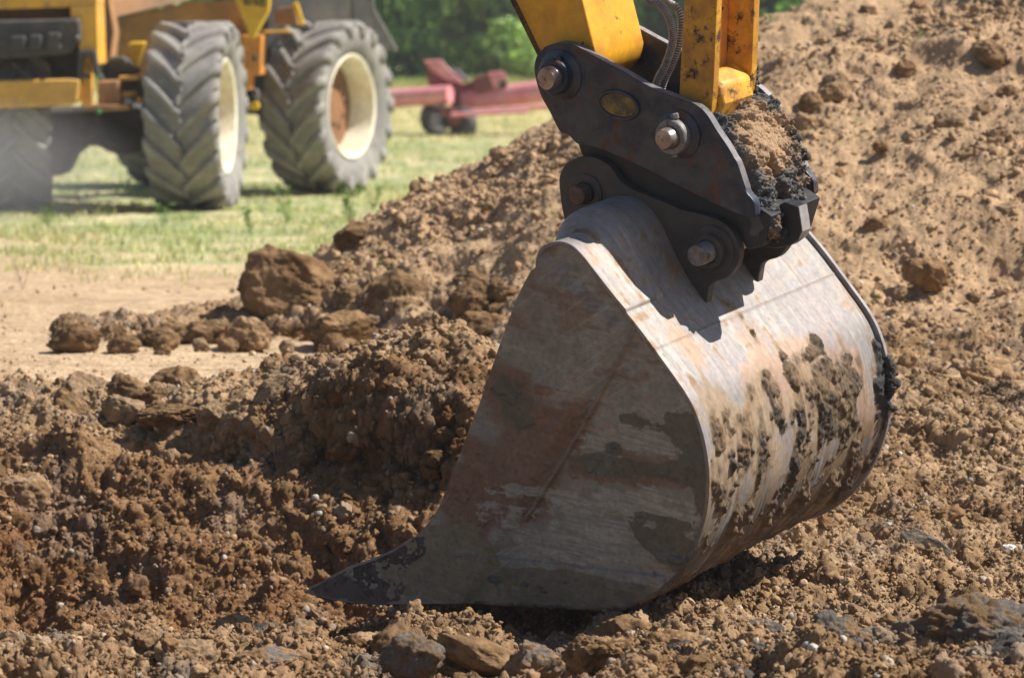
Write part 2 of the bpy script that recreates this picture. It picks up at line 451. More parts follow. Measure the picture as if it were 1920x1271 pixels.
_full = np.array([np.convolve(np.pad(_full[:, j], 20, 'edge'), _g2, 'valid') for j in range(_full.shape[1])]).T

def base_z(x, y):
    x = np.asarray(x, float); y = np.asarray(y, float)
    u = x / np.maximum(y, 1e-3)
    fi = np.clip((u - _us[0]) / (_us[1] - _us[0]), 0, len(_us) - 1.001)
    fj = np.clip((y - _ds[0]) / 0.025, 0, len(_ds) - 1.001)
    i = fi.astype(int); j = fj.astype(int); a = fi - i; b = fj - j
    z = (_full[i, j] * (1 - a) * (1 - b) + _full[i + 1, j] * a * (1 - b) + _full[i, j + 1] * (1 - a) * b + _full[i + 1, j + 1] * a * b)
    return z

def zones(x, y, z):
    """soil character at a point of the smooth ground: sand, pit, mound, grass weights"""
    u = x / np.maximum(y, 1e-3)
    px = 960 + F * u
    n = fbm(np.stack([x * 1.3, y * 0.9, z * 0], -1), 3)
    n2 = fbm(np.stack([x * .5, y * 0.25, z * 0 + 4], -1), 3)
    sand = sstep(13.5, 14.4, y + n * 1.3) * (1 - sstep(.03, .12, np.abs(z))) * (1 - sstep(1000, 1250, px) * (1 - sstep(13.2, 13.8, y) * (1 - sstep(14.2, 14.6, y)) * .8))
    grass = sstep(20.9, 23.0, y + n * 1.9 + n2 * 1.9) * (1 - sstep(.05, .2, z))
    pit = sstep(.02, .22, -z) * sstep(10.2, 11.0, y) * (1 - sstep(1000, 1500, px))
    pit = np.maximum(pit, sstep(10.2, 10.6, y) * (1 - sstep(12.75, 13.0, y)) * sstep(450, 600, px) * (1 - sstep(1000, 1300, px)) * .8)  # darker red-brown colour deepens the shade on the heap face
    mound = sstep(.06, .3, z) * sstep(14.3, 15.2, y)
    strip = np.exp(-((y - 16.75 - .25 * n) / .55) ** 2) * sstep(70, 140, px + 60 * n) * (1 - sstep(560, 700, px))
    sand = sand * (1 - .95 * sstep(.2, .45, strip + n * .35))
    return sand * (1 - grass), pit, mound, grass

def lumps(p, s, seed=0):
    q = p / s + seed
    q = q + 0.42 * np.stack([vnoise(q * 1.9 + 3), vnoise(q * 1.9 + 13), vnoise(q * 1.9 + 23)], -1)
    q = q + 0.16 * np.stack([vnoise(q * 5.3 + 5), vnoise(q * 5.3 + 15), vnoise(q * 5.3 + 25)], -1)
    f, c = worley(q)
    return np.clip(1 - (f / (0.42 + 0.38 * c)) ** 1.6, 0, 1) ** .7 * (0.35 + 0.65 * c)

DARK = np.array([0.120, 0.070, 0.034])
BROWN = np.array([0.270, 0.168, 0.088])
TAN = np.array([0.395, 0.270, 0.162])
SAND = np.array([0.58, 0.43, 0.28])
REDB = np.array([0.200, 0.100, 0.044])
GREY = np.array([0.175, 0.155, 0.14])
GRASS = np.array([0.37, 0.40, 0.21])
STRAW = np.array([0.60, 0.52, 0.31])

def build_ground():
    uc = np.concatenate([-np.geomspace(1.35, 0.185, 26)[:-1], np.linspace(-0.18, 0.18, 1000), np.geomspace(0.185, 1.35, 26)[1:]])
    yr = np.concatenate([np.linspace(2.5, 8.5, 30)[:-1], np.linspace(8.5, 9.3, 110)[:-1], np.linspace(9.3, 11.8, 340)[:-1], np.linspace(11.8, 13.7, 370)[:-1],
                         np.linspace(13.7, 20.0, 430)[:-1], np.linspace(20, 27, 130)[:-1], np.geomspace(27, 240, 80)])
    U, Y = np.meshgrid(uc, yr)
    X = U * Y
    Z = base_z(X, Y)
    nr, nc = X.shape
    # smooth normals
    e = 0.03
    gx = (base_z(X + e, Y) - base_z(X - e, Y)) / (2 * e)
    gy = (base_z(X, Y + e) - base_z(X, Y - e)) / (2 * e)
    Nn = np.stack([-gx, -gy, np.ones_like(gx)], -1); Nn /= np.linalg.norm(Nn, axis=-1)[..., None]
    sand, pit, mound, grass = zones(X, Y, Z)
    rough = np.clip(1 - sand * 0.94 - grass * 0.92, 0.03, 1) 
    far = sstep(30, 45, Y)
    rough *= (1 - far * .9)
    amp = rough * (1 - mound * 0.45)
    P = np.stack([X, Y, Z], -1).astype(np.float32)
    warp = np.stack([fbm(P * 3.1 + 11, 2), fbm(P * 3.1 + 23, 2), fbm(P * 3.1 + 31, 2)], -1) * 0.10
    Q = P + warp
    big = fbm(P * 1.9 + 2.0, 3) 
    midn = fbm(Q * 6.5 + 5, 4)
    ridg = 1 - np.abs(fbm(Q * 3.4 + 9, 3)) * 2.2
    l1 = lumps(Q, 0.26)
    hard = sstep(-.25, .35, fbm(P * 1.4 + 40, 3))     # where soil breaks into clods
    D = (big * (0.11 + .10 * mound) + midn * 0.045 + np.clip(ridg, -1, 1) * 0.035 + l1 * 0.060 * (0.3 + hard)) * amp
    D += np.exp(-((Y - 16.75) / .45) ** 2) * sstep(60, 160, 960 + F * U) * (1 - sstep(560, 700, 960 + F * U)) * .035
    D += (1 - rough) * ((fbm(P * np.array([2.0, 1.2, 1]) + 3, 4) * 0.022 + fbm(P * np.array([.8, 5.5, 1]) + 33, 3) * .022)) * (1 - far)
    # a few undercut hollows in the near pit rim
    def hollow(px, py, d, rx, ry, depth):
        c = at(px, py, d)
        q = ((X - c[0]) / rx) ** 2 + ((Z - c[2]) / ry) ** 2 + ((Y - c[1]) / .5) ** 2
        return -depth * np.exp(-q)
    D += hollow(340, 850, 12.95, .26, .06, .26) + hollow(180, 810, 13.1, .12, .05, .14) + hollow(30, 1090, 12.3, .20, .14, .34) + hollow(560, 860, 12.7, .10, .10, .14)
    D += hollow(700, 880, 12.5, .28, .15, .22) + hollow(1050, 1215, 9.9, .12, .12, .22)
    D += hollow(440, 1010, 12.4, .03, .2, .04)
    # sloping scars on the mound face
    D += hollow(1560, 470, 15.9, .35, .06, .09) + hollow(1700, 520, 15.8, .2, .08, .12) + hollow(1850, 500, 15.9, .15, .08, .08)
    # coarse form first, then finer relief on the surface that this makes
    P1 = P + Nn * D[..., None]
    def gnorm(A):
        n_ = np.cross(np.gradient(A, axis=1), np.gradient(A, axis=0))
        return n_ / np.maximum(np.linalg.norm(n_, axis=-1), 1e-12)[..., None]
    N1 = gnorm(P1)
    Q1 = P1 + warp
    m1 = fbm(P1 * 13 + 5, 3)
    l2 = lumps(P1, 0.115, 3.3)
    D2 = (m1 * .026 + l2 * .030 * (.4 + .8 * hard) * (1 - .5 * mound)) * amp
    P2 = P1 + N1 * D2[..., None]
    N2 = gnorm(P2)
    l3 = lumps(P2, 0.048, 7.7)
    fine = fbm(P2 * 52, 4, .6)
    D3 = (l3 * .013 * (.3 + hard) + fine * .015) * amp + (1 - rough) * (fine * .0025 + l3 * .003) * (1 - far)
    Pd = P2 + N2 * D3[..., None]
    Nf = gnorm(Pd)
    P = P2
    # colours
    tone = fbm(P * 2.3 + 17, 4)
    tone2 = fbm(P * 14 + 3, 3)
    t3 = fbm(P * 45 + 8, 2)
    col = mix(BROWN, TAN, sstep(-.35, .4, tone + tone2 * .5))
    col = mix(col, DARK, sstep(.0, .7, -tone2 + .2 - (D2 + D3) * 12) * .5 * (1 - mound * .6))  # low spots of the relief painted dark, as shade in the crevices
    col = mix(col, REDB, np.clip(pit * (.65 + tone * .6), 0, 1))
    col = mix(col, np.array([.47, .32, .195]), mound * .85)
    rut = fbm(P * np.array([.7, 4.5, 1]) + 33, 4)
    sandc = mix(SAND, np.array([.43, .30, .185]), sstep(.0, .35, rut + tone * .5) * .55)
    sandc = mix(sandc, np.array([.33, .24, .14]), sstep(.25, .4, fbm(P * np.array([9, 22, 1]) + 12, 3)) * .35)
    col = mix(col, sandc, np.clip(sand * (0.93 + .35 * tone2), 0, 1))
    fg = 1 - sstep(9.8, 10.6, Y)
    col = mix(col, np.array([.235, .140, .075]), fg * sstep(-.4, .2, tone) * .6)
    col = mix(col, GREY, sstep(.15, .35, fbm(P * 3.0 + 50, 3)) * (.35 + .4 * fg) * rough * (1 - mound))
    gcol = mix(GRASS, STRAW, sstep(-.3, .3, tone + tone2 * .5 - sstep(22, 26, Y) * .15))
    bare = sstep(.0, .25, fbm(P * np.array([.9, .7, 1]) + 61, 3) + .25 * (1 - sstep(20.5, 23, Y))) * (1 - sstep(24, 28, Y))
    gcol = mix(gcol, SAND, bare * .7)
    # straw band before the hedge
    gcol = mix(gcol, STRAW * np.array([1.1, 1, .8]), sstep(40, 52, Y) * (1 - sstep(75, 90, Y)) * .6)
    col = mix(col, gcol, grass)
    col = col * (1 + t3[..., None] * .25)
    # pale pebbly specks
    f, c = worley(P / 0.022 + 4)
    speck = (c > .93) * sstep(.33, .2, f) * rough
    col = mix(col, np.array([.48, .40, .32]), speck * .8)
    f2, c2 = worley(P / 0.0105 + 9)
    speck = (c2 > .9) * sstep(.36, .2, f2) * rough * (Y < 14.5)
    col = mix(col, np.array([.45, .34, .24]), speck * .6)
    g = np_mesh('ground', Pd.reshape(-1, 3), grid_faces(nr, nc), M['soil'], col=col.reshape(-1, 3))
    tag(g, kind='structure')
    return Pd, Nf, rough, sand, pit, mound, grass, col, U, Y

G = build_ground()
GP, GN, GR = G[0], G[1], G[2]

# look-up of the real ground surface along a camera ray (for standing things on it)
_gd = GP.reshape(-1, 3)
def surface_z(x, y):
    """height of the finished ground near (x, y)"""
    yr = G[9][:, 0]; uc = G[8][0]
    i = int(np.clip(np.searchsorted(yr, y), 1, len(yr) - 1)); j = int(np.clip(np.searchsorted(uc, x / y), 1, len(uc) - 1))
    s = GP[max(i - 3, 0):i + 3, max(j - 3, 0):j + 3, 2]
    return float(s.mean())

def ground_hit(px, py, d0=8.6, d1=60):
    d = np.concatenate([np.arange(d0, 24, 0.02), np.arange(24, d1, .1)])
    r = ray(px, py)
    p = CAM + r[None, :] * (d / r[1])[:, None]
    gz = base_z(p[:, 0], p[:, 1])
    k = np.argmax(p[:, 2] <= gz)
    if p[k, 2] > gz[k]: k = -1
    return p[k]

# ------------------------------------------------------------------ loose crumbs and pebbles lying on the soil (nobody could count them)
def ico(sub):
    bm = bmesh.new()
    bmesh.ops.create_icosphere(bm, subdivisions=sub, radius=1)
    v = np.array([x.co[:] for x in bm.verts]); f = np.array([[q.index for q in x.verts] for x in bm.faces])
    bm.free()
    return v, f
ICO = {k: ico(k) for k in (1, 2, 3, 4, 5, 6)}

def rand_rot(n, r=rng):
    q = r.normal(size=(n, 4)); q /= np.linalg.norm(q, axis=1)[:, None]
    a, b, c, d = q.T
    return np.stack([np.stack([1 - 2 * (c * c + d * d), 2 * (b * c - a * d), 2 * (b * d + a * c)], -1),
                     np.stack([2 * (b * c + a * d), 1 - 2 * (b * b + d * d), 2 * (c * d - a * b)], -1),
                     np.stack([2 * (b * d - a * c), 2 * (c * d + a * b), 1 - 2 * (b * b + c * c)], -1)], 1)

def crumbs(name, label, cat, n, smin, smax, sub, power, weight, pal, sink=.25, rough=.30, nfreq=1.5, jit=.12):
    v, f = ICO[sub]
    W = weight.reshape(-1).astype(np.float64)
    # area of the grid cells
    ar = np.abs(np.gradient(GP[..., 0], axis=1) * np.gradient(GP[..., 1], axis=0)).reshape(-1)
    W = W * ar; W[~np.isfinite(W)] = 0; W /= W.sum()
    idx = rng.choice(len(W), n, p=W)
    pos = _gd[idx] + rng.normal(size=(n, 3)) * np.array([.004, .004, 0])
    nor = GN.reshape(-1, 3)[idx]
    s = smin * (smax / smin) ** (rng.random(n) ** power)
    sc = s[:, None] * (0.75 + rng.random((n, 3)) * .6)
    rot = rand_rot(n)
    nv = len(v)
    K = 24
    var = []
    for q in range(K):
        k = v.copy()
        for _ in range(int(rng.integers(5, 10))):
            nrm = rng.normal(size=3); nrm /= np.linalg.norm(nrm)
            over = k @ nrm - rng.uniform(.45, .8)
            k = k - np.clip(over, 0, None)[:, None] * nrm * .9
        o_ = rng.random(3) * 30
        k = k * (1 + rough * 1.3 * fbm(v * nfreq + o_, 3)[:, None] + rough * .35 * vnoise(v * 5 + o_)[:, None])
        var.append(k)
    vv = np.array(var)[rng.integers(0, K, n)]
    vv = vv * sc[:, None, :]
    vv = np.einsum('nij,nkj->nki', rot, vv)
    vv += (pos + nor * (s * (1 - sink * 2))[:, None] * .6)[:, None, :]
    gc = G[7].reshape(-1, 3)[idx]
    pc = np.array(pal)[rng.integers(0, len(pal), n)]
    t = rng.random((n, 1)) * .6 + .1
    c = (gc * (1 - t) + pc * t) * (1 + rng.normal(size=(n, 1)) * jit)
    c = np.repeat(c[:, None, :], nv, 1)
    F_ = (f[None] + (np.arange(n) * nv)[:, None, None]).reshape(-1, 3)
    o = np_mesh(name, vv.reshape(-1, 3), F_, M['clod'], col=c.reshape(-1, 3))
    tag(o, label, cat, kind='stuff')
    return o

YY = G[9]; UU = np.abs(G[8])
inview = (UU < .178) * (YY > 8.6) * (YY < 21)
wall = inview * GR
near = 1 / (YY / 10.0) ** 2
pal_soil = [BROWN, TAN, DARK * 1.3, BROWN * 1.1, TAN * 1.05, REDB]
clus = .12 + sstep(-.15, .4, fbm(GP * 1.7 + 70, 3)) * 1.2
crumbs('soil_crumbs', 'fine crumbs of brown soil strewn over the dug ground', 'soil crumbs', 90000, .0029, .010, 2, 1.6, wall * near * (YY < 17.5) * (1 - .5 * G[5]), pal_soil)
crumbs('soil_lumps', 'small broken lumps of brown soil covering the heaps', 'soil lumps', 8500, .007, .024, 3, 2.2, wall * clus * (YY < 19.5), pal_soil, rough=.36)
crumbs('larger_soil_lumps', 'fist sized lumps of brown soil mixed through the heaps', 'soil lumps', 300, .026, .045, 4, 2.2, wall * (YY < 19) * (1 - .8 * G[5]) * clus, pal_soil, rough=.40, nfreq=1.9)
crumbs('mound_crumbs', 'broken crumbs of pale brown soil strewn over the mound', 'soil crumbs', 3000, .008, .030, 3, 2.4, wall * (YY < 19.2) * G[5] * clus ** 2, [TAN, TAN * 1.15])
crumbs('pebbles', 'pale gravel pebbles scattered through the brown soil', 'pebbles', 5200, .0045, .017, 2, 1.9, (inview * (GR * .9 + .1) * near * (YY < 18)),
       [np.array([.62, .55, .48]), np.array([.55, .44, .33]), np.array([.40, .37, .35]), np.array([.60, .42, .25]), np.array([.7, .66, .6])], rough=.14, jit=.15)

# ------------------------------------------------------------------ single clods and stones one can point at
def clod(name, label, cat, px, py, wpx, hpx, col, col2=None, seed=0, d=None, rough=.34, flat=1.0, sub=5, group='large clods and stones lying on the dug soil', rot=0.0, up=0.30, ang=0.0, depthf=.85):
    """px,py: middle of its foot in the photograph; wpx,hpx its size there"""
    h = at(px, py, d) if d else ground_hit(px, py)
    dist = h[1]
    rx, rz = wpx / F * dist / 2, hpx / F * dist / 2
    ry = (rx + rz) / 2 * depthf
    v, f = ICO[sub]
    P = v + seed * 3.17
    # faceted block: clip a sphere by random planes, then roughen
    r = np.random.default_rng(seed + 100)
    k = v.copy()
    for _ in range(11):
        nrm = r.normal(size=3); nrm /= np.linalg.norm(nrm)
        dd = r.uniform(.68, .9)
        over = k @ nrm - dd
        k = k - np.clip(over, 0, None)[:, None] * nrm * .92
    l = lumps(P, .42, seed) * .10 + lumps(P, .17, seed + 2) * .055 + fbm(P * 2.2, 3) * .28 + fbm(P * 9, 3) * .055
    l = l + fbm(P * 26, 3) * .03
    k = k * (1 + (l[:, None] - .06) * rough / .34)
    k = k * np.array([rx, ry, rz]) * 1.08
    if ang:
        ca, sa = math.cos(ang), math.sin(ang)
        k = k @ np.array([[ca, 0, sa], [0, 1, 0], [-sa, 0, ca]])
    base = np.array(col, float); c2 = np.array(col2 if col2 is not None else base * .75, float)
    cc = mix(base, c2, sstep(-.3, .4, fbm(P * 2.6 + 4, 4)))
    cc = cc * (1 + fbm(P * 14, 2)[:, None] * .25)
    o = np_mesh(name, k, f, M['clod'], col=cc)
    o.location = (h[0], h[1] + ry * .5, h[2] + rz * (1 - up))
    tag(o, label, cat, group)
    return o

CL = [
 ('soil_boulder', 'largest rounded brown soil boulder at the left foot of the mound', 'boulder', 545, 612, 215, 165, BROWN*1.1, DARK*1.5, 1, dict(ang=-.45, sub=6, rough=.2)),
 ('soil_clod', 'round brown clod resting just in front of the largest boulder', 'clod', 466, 655, 80, 66, TAN*.95, BROWN, 2, {}),
 ('soil_clod', 'wide knobbly brown clod to the right of the largest boulder foot', 'clod', 640, 655, 135, 80, BROWN*1.1, DARK*1.2, 3, dict(sub=6)),
 ('soil_clod', 'small brown clod wedged between the boulder and the wide knobbly clod', 'clod', 545, 640, 62, 48, BROWN, DARK, 4, {}),
 ('soil_clod', 'dark clod at the left end of the soil row on the pale sand', 'clod', 143, 662, 92, 62, BROWN*.85, DARK, 5, {}),
 ('soil_clod', 'dark brown clod in the middle of the soil row on the sand', 'clod', 215, 640, 56, 40, BROWN*.9, DARK, 6, {}),
 ('soil_clod', 'low clod in the soil row left of the round clod', 'clod', 385, 650, 95, 56, BROWN, DARK, 7, {}),
 ('soil_clod', 'flattish clod in the soil row halfway to the boulder', 'clod', 300, 652, 80, 44, BROWN, DARK, 8, {}),
 ('soil_clod', 'pointed dark clod on the near rim of the pit', 'clod', 288, 765, 56, 46, BROWN*.9, DARK, 9, {}),
 ('soil_clod', 'smooth brown clod at the mound foot beside the bucket plate', 'clod', 905, 655, 110, 84, BROWN*1.0, DARK, 10, dict(rough=.26)),
 ('soil_clod', 'rounded clod on the mound slope above the cobbles', 'clod', 655, 560, 80, 64, BROWN*1.1, DARK*1.2, 11, {}),
 ('soil_clod', 'small pale clod sitting on the ridge line of the mound', 'clod', 942, 305, 48, 34, TAN, BROWN, 12, {}),
 ('soil_clod', 'dark clod at the lowest left end of the mound crest', 'clod', 668, 470, 76, 62, BROWN*.9, DARK, 13, {}),
 ('soil_clod', 'large tan clod at the foot of the mound on the far side of the bucket', 'clod', 1832, 735, 125, 92, TAN, BROWN, 14, dict(sub=6)),
 ('soil_clod', 'tan clod beside the large tan clod at the frame edge', 'clod', 1888, 738, 66, 48, TAN, BROWN, 15, {}),
 ('soil_clod', 'small brown clod standing alone on the flat ledge under the mound', 'clod', 1860, 772, 44, 32, BROWN, DARK, 16, {}),
 ('soil_clod', 'flat tan clod on the ledge just behind the bucket', 'clod', 1712, 722, 66, 34, TAN, BROWN, 17, {}),
 ('soil_clod', 'small tan clod at the bucket rim edge on the ledge', 'clod', 1745, 700, 42, 34, TAN*1.05, BROWN, 18, {}),
 ('flat_stone', 'long flat grey brown stone standing out of the gravel slope', 'stone', 1735, 1040, 100, 46, np.array([.27,.225,.165]), GREY, 19, dict(ang=-.45, rough=.14, up=.2, depthf=.3)),
 ('stone', 'white quartz stone on the gravel slope near the frame edge', 'stone', 1892, 1040, 30, 24, np.array([.72,.68,.62]), np.array([.6,.55,.5]), 20, dict(rough=.2)),
 ('stone', 'pale grey white stone on the gravel slope', 'stone', 1664, 1000, 28, 26, np.array([.5,.47,.44]), np.array([.4,.37,.34]), 21, dict(rough=.2)),
 ('stone', 'small white pebble high on the pit face', 'stone', 348, 916, 17, 15, np.array([.72,.66,.6]), np.array([.6,.55,.5]), 22, dict(rough=.15)),
 ('stone', 'cream stone lying on top of the middle soil heap', 'stone', 775, 690, 30, 18, np.array([.75,.62,.48]), np.array([.6,.5,.4]), 23, dict(rough=.2)),
 ('soil_clod', 'grey clay clod with a blue tint in the foreground under the bucket', 'clod', 772, 1276, 120, 90, GREY*.8, BROWN*.6, 24, dict(d=9.3, up=.15, rough=.4)),
 ('soil_slab', 'tilted slab of dry soil with a flat top under the bucket', 'soil slab', 895, 1258, 190, 60, BROWN*1.05, BROWN*.6, 25, dict(d=9.4, up=.1, ang=-.30, rough=.22)),
 ('soil_clod', 'brown clod peaking in front of the dark hollow under the bucket', 'clod', 1003, 1285, 110, 100, BROWN*1.1, GREY*.8, 26, dict(d=9.3)),
 ('soil_clod', 'big rounded brown clod in the foreground right of the hollow', 'clod', 1262, 1262, 130, 88, BROWN*1.1, DARK*1.2, 27, dict(d=9.45, sub=6)),
 ('soil_clod', 'clod with a pebbly face overhanging the dark hollow', 'clod', 1128, 1262, 120, 90, BROWN*1.15, DARK, 28, dict(d=9.7, sub=6)),
 ('clay_clod', 'large cracked dark grey clay block in the foreground corner', 'clod', 1850, 1262, 240, 150, GREY*.75, BROWN*.6, 29, dict(d=9.15, up=.15, sub=6, rough=.42)),
 ('clay_clod', 'grey brown clay block left of the large cracked one', 'clod', 1560, 1262, 140, 110, GREY*.7, BROWN*.8, 30, dict(d=9.15, up=.15, sub=6, rough=.42)),
 ('clay_clod', 'dark clay clod peaking at the bottom frame edge', 'clod', 1688, 1290, 100, 80, BROWN*.8, GREY*.6, 31, dict(d=9.15)),
 ('soil_clod', 'tan clod standing upright at the near edge of the pit', 'clod', 208, 1275, 90, 84, TAN, BROWN, 32, dict(d=9.35)),
 ('soil_clod', 'flat topped clod lying in the bottom of the pit', 'clod', 438, 1200, 74, 58, TAN, BROWN*.8, 33, dict(d=10.9)),
 ('soil_clod', 'long brown clod at the near pit edge', 'clod', 190, 1225, 150, 50, TAN*.95, BROWN, 34, dict(d=9.8, rough=.3)),
 ('soil_clod', 'foreground clod with grey sides below the pit', 'clod', 500, 1268, 120, 66, BROWN*1.15, GREY*.9, 35, dict(d=9.35)),
 ('soil_clod', 'wide foreground clod between the pit and the bucket tip shadow', 'clod', 320, 1275, 110, 60, BROWN*1.1, DARK*1.2, 36, dict(d=9.3)),
 ('soil_clod', 'grey smeared clay clod on the pit rim at the frame edge', 'clod', 40, 960, 95, 84, TAN*.9, BROWN*.8, 37, {}),
 ('soil_clod', 'overhanging brown block in the rim of the pit', 'clod', 320, 800, 130, 50, BROWN*.85, DARK, 38, dict(sub=6)),
 ('soil_clod', 'dark brown crest clod of the heap behind the pit', 'clod', 590, 708, 70, 46, BROWN*.85, DARK, 39, {}),
 ('soil_clod', 'dark ridge clod high on the mound behind the bucket', 'clod', 1560, 190, 60, 40, TAN*.9, BROWN, 41, {}),
 ('soil_clod', 'slumped clod casting a shadow in the middle of the mound', 'clod', 1500, 245, 66, 44, TAN*.85, BROWN, 42, {}),
 ('soil_clod', 'clod at the upper edge of the mound near the frame corner', 'clod', 1850, 110, 60, 40, TAN*.85, BROWN, 43, {}),
 ('soil_clod', 'clod on the mound crest beside the yellow link', 'clod', 1452, 78, 50, 32, TAN*.9, BROWN, 44, {}),
]
for nm, lb, ct_, px, py, wp, hp, c1, c2, sd, kw in CL:
    clod(nm, lb, ct_, px, py, wp, hp, c1, c2, sd, **kw)

# looser clods that nothing tells apart, in three patches of ground
def clod_patch(label, group, n, xr, yr_, size, cols, seed, sub=5):
    r = np.random.default_rng(seed)
    protos = []
    for i in range(n):
        px, py = r.uniform(*xr), r.uniform(*yr_)
        s = size[0] * (size[1] / size[0]) ** (r.random() ** 1.6)
        c = cols[int(r.integers(len(cols)))]
        clod('soil_clod', label, 'clod', px, py, s * r.uniform(.9, 1.35), s * r.uniform(.75, 1.05), c, c * .6, 200 + seed * 50 + i, group=group, sub=sub, ang=r.uniform(-.5, .5), up=.38, rough=.3)
clod_patch('brown clod piled loosely between the largest boulder and the bucket side plate', 'clods piled beside the largest boulder', 26, (640, 960), (500, 650), (34, 100), [BROWN, TAN * .9, BROWN * .8], 1)
clod_patch('rough clod in the nearest band of broken soil before the bucket', 'clods in the nearest band of soil', 34, (0, 1920), (1222, 1295), (45, 115), [BROWN, TAN * .85, GREY * .8, BROWN * .8, GREY * .6], 2)
clod_patch('clod half sunk in the slope of the mound behind the bucket', 'clods sunk in the mound slope', 20, (1480, 1920), (60, 700), (28, 70), [TAN * .9, BROWN * 1.1], 3)
clod_patch('damp brown clod on the rim and upper face of the pit', 'clods on the pit rim', 20, (0, 560), (728, 800), (36, 90), [BROWN, BROWN * .8, TAN * .85], 4)
clod_patch('small brown clod in the soil row lying across the pale sand', 'clods of the row on the sand', 26, (110, 640), (632, 668), (22, 64), [BROWN * .9, TAN * .8, BROWN], 5)
clod_patch('dark brown clod on the dark face of the heap behind the bucket tip', 'clods on the dark heap face', 14, (540, 880), (700, 900), (30, 80), [REDB * .9, DARK * 1.4], 6)

# ------------------------------------------------------------------ the excavator: one machine, its own slightly rolled frame
WV = Vector((.617, .84, .167)).normalized()       # across the bucket, from the near side plate to the far one
HV = WV.cross(Vector((0, 0, 1))).normalized()     # towards the back of the bucket
VV = HV.cross(WV).normalized()
BW = 1.055
ORG = Vector(at(1150, 800, 10.5))
EXM = Matrix(((HV.x, WV.x, VV.x, ORG.x), (HV.y, WV.y, VV.y, ORG.y), (HV.z, WV.z, VV.z, ORG.z), (0, 0, 0, 1)))
excavator = empty('excavator')
excavator.matrix_world = EXM
tag(excavator, 'yellow excavator arm with a dark quick hitch holding a worn steel bucket over the pit', 'excavator')
_h, _w, _v = np.array(HV), np.array(WV), np.array(VV)
_o = np.array(ORG)

def L(px, py, wc=0.0):
    """local (h, v) of the point where the sight line meets the plane w = wc"""
    r = ray(px, py)
    t = np.dot(_o + _w * wc - CAM, _w) / np.dot(r, _w)
    p = CAM + r * t - _o
    return np.array([p @ _h, p @ _v])

def LL(pts, wc=0.0):
    return np.array([L(x, y, wc) for x, y in pts])

def to3(hv, wc):
    hv = np.atleast_2d(hv)
    return np.stack([hv[:, 0], np.broadcast_to(wc, (len(hv),)), hv[:, 1]], -1)

def to_world(loc):
    return _o + loc[..., 0:1] * _h + loc[..., 1:2] * _w + loc[..., 2:3] * _v

def prism(name, hv, w0, w1, mat, parent, smooth=None, bevel=None):
    bm = bmesh.new()
    add_prism(bm, to3(hv, w0), to3(hv, w1))
    return bm_obj(name, bm, mat, parent, smooth=smooth, bevel=bevel)

def offset(poly, dist):
    """open polyline moved to the left of its direction"""
    t = np.gradient(poly, axis=0); t /= np.linalg.norm(t, axis=1)[:, None]
    return poly + np.stack([-t[:, 1], t[:, 0]], -1) * dist

# --- bucket outline (near side plate)
BACK = [(1008, 500), (1010, 485), (1020, 469), (1038, 460), (1058, 459), (1075, 467), (1092, 484), (1110, 507), (1150, 558), (1195, 612),
        (1245, 680), (1290, 745), (1312, 795), (1325, 850), (1329, 905), (1324, 960), (1305, 1020), (1272, 1075), (1232, 1112), (1190, 1133),
        (1140, 1141), (1050, 1138), (950, 1133), (870, 1129), (780, 1130), (700, 1130), (640, 1124), (580, 1110)]
FRONT = [(578, 1105), (610, 1088), (660, 1064), (735, 1034), (775, 1010), (812, 972), (838, 925), (870, 840), (905, 750), (940, 648), (975, 555), (1000, 505)]
back_hv, _ = resample(catmull(LL(BACK), 8, closed=False), 520)
front_hv, _ = resample(catmull(LL(FRONT), 8, closed=False), 300)
bucket = None

def blob(P, cx, cy, rx, ry, ang=0.0, wc=0.0):
    c = L(cx, cy, wc)
    k = 10.5 / F
    dx = (P[..., 0] - c[0]) / (rx * k / .82); dy = (P[..., 1] - c[1]) / (ry * k)
    ca, sa = math.cos(ang), math.sin(ang)
    a = dx * ca + dy * sa * (ry / rx) ; b = -dx * sa * (rx / ry) + dy * ca
    return 1 - np.sqrt(a * a + b * b)

